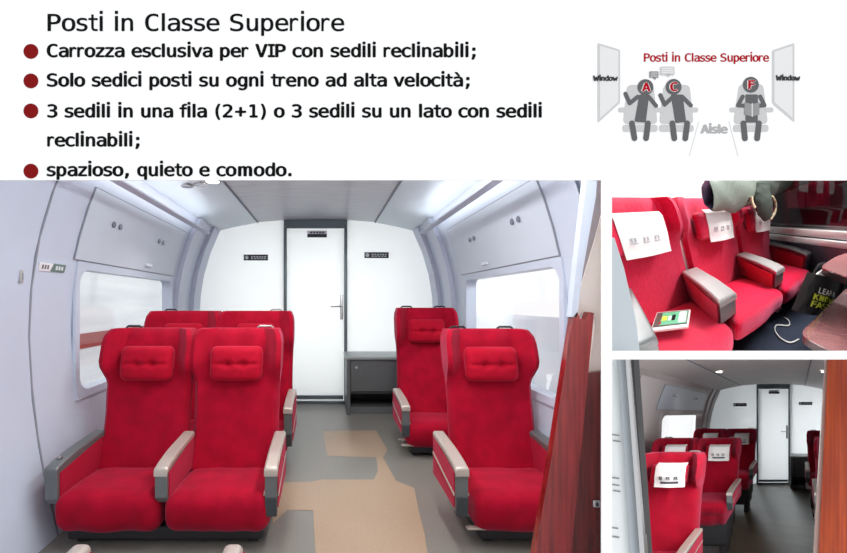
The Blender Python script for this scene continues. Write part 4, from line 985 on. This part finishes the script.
b, rg = loft(path, [.06+.10*math.sin(math.pi*min(.8,i/n+.12)) for i in range(n)], amp=.1); b.faces.new(rg[0][::-1]); b.faces.new(rg[-1]); bmesh.ops.recalc_face_normals(b, faces=b.faces[:])
put('collar_fold', b, 'coat', t)
path = smooth_path([cp(761,186,-.04), cp(762,194,-.06), cp(763.5,203,-.08), cp(766,212,-.09), cp(768,219.5,-.10)], 6); n = len(path)
b, rg = loft(path, [.115*math.sqrt(max(.02, 1-(max(0,i/n-.35)/.66)**2)) for i in range(n)], squash=.45, amp=.03); b.faces.new(rg[0][::-1]); b.faces.new(rg[-1]); bmesh.ops.recalc_face_normals(b, faces=b.faces[:])
hd = put('hood', b, 'hood', t, label='dark green hanging hood')
fp_ = smooth_path([cp(771.5,196,-.09), cp(775.5,203,-.1), cp(775,212,-.11), cp(770.5,219.5,-.12)], 6)
put('fur_edge', tube([p-base for p in fp_], .014, 8), 'fur', hd, label='pale fur edging')
put('fur_edge', tube([p-base for p in smooth_path([cp(751.5,197,-.09), cp(752.5,203,-.1), cp(755,208,-.11)], 5)], .013, 8), 'fur', hd, label='short pale fur edging')
FR = MAIN
fill_strip('slim unseen lamp added to brighten the triple seat', 2.9, 1.3, 3.6, 3.1, 120)  # added lamp above the opening, lights the seat corner unseen
FR = FR2
# ------------------------------------------------------------------ the rooms end flush at the display box: cut what would reach past its sides
def plane_cut(o, co, no):
    """remove the part of a mesh on the +no side of a world plane and close the cut"""
    me = o.data; M = o.matrix_world; Mi = M.inverted()
    c = Mi @ co; n_ = (M.to_3x3().transposed() @ no).normalized()
    ds = [(v.co - c).dot(n_) for v in me.vertices]
    if not ds or max(ds) <= 1e-5: return
    if me.users > 1: me = o.data = me.copy()
    if min(ds) >= -1e-5: me.clear_geometry(); return
    bm = bmesh.new(); bm.from_mesh(me)
    r = bmesh.ops.bisect_plane(bm, geom=bm.verts[:]+bm.edges[:]+bm.faces[:], plane_co=c, plane_no=n_, clear_outer=True, dist=1e-6)
    ed = [e for e in r['geom_cut'] if isinstance(e, bmesh.types.BMEdge) and e.is_boundary]
    if ed:
        try: bmesh.ops.holes_fill(bm, edges=ed, sides=0)
        except Exception: pass
    bm.to_mesh(me); bm.free()
bpy.context.view_layer.update()
def side_plane(a, b_, inside):
    """plane holding the eye-height point and two panel-opening corners; normal away from inside"""
    A, B, I = [Vector((bp(*q)[0], BY, bp(*q)[1])) for q in (a, b_, inside)]; O_ = Vector((0,0,HC))
    n_ = (A-O_).cross(B-O_).normalized()
    if n_.dot(I-O_) > 0: n_ = -n_
    return O_, n_
def tree(o):
    yield o
    for c in o.children: yield from tree(c)
PL = {FR2: [side_plane((607,200),(607,300),(700,260)), side_plane((620,355),(800,355),(700,260)), side_plane((620,140),(800,140),(700,260)), side_plane((930,200),(930,300),(700,260))],
      FR3: [side_plane((607,400),(607,500),(700,460)), side_plane((620,356.5),(800,356.5),(700,460)), side_plane((930,200),(930,300),(700,260))]}
for fr, pls in PL.items():
    pls.append((Vector((0, BY+.008, 0)), Vector((0, -1, 0))))
    for root in list(ROOM_OBJS.get(fr, [])):
        for o in tree(root):
            if o.type == 'MESH':
                for co, no in pls: plane_cut(o, co, no)
dead = [o for o in S.objects if o.type == 'MESH' and not o.data.polygons]
for o in dead: 
    if not o.children: bpy.data.objects.remove(o)
for o in [o for o in S.objects if o.type == 'EMPTY' and not o.children]: bpy.data.objects.remove(o)
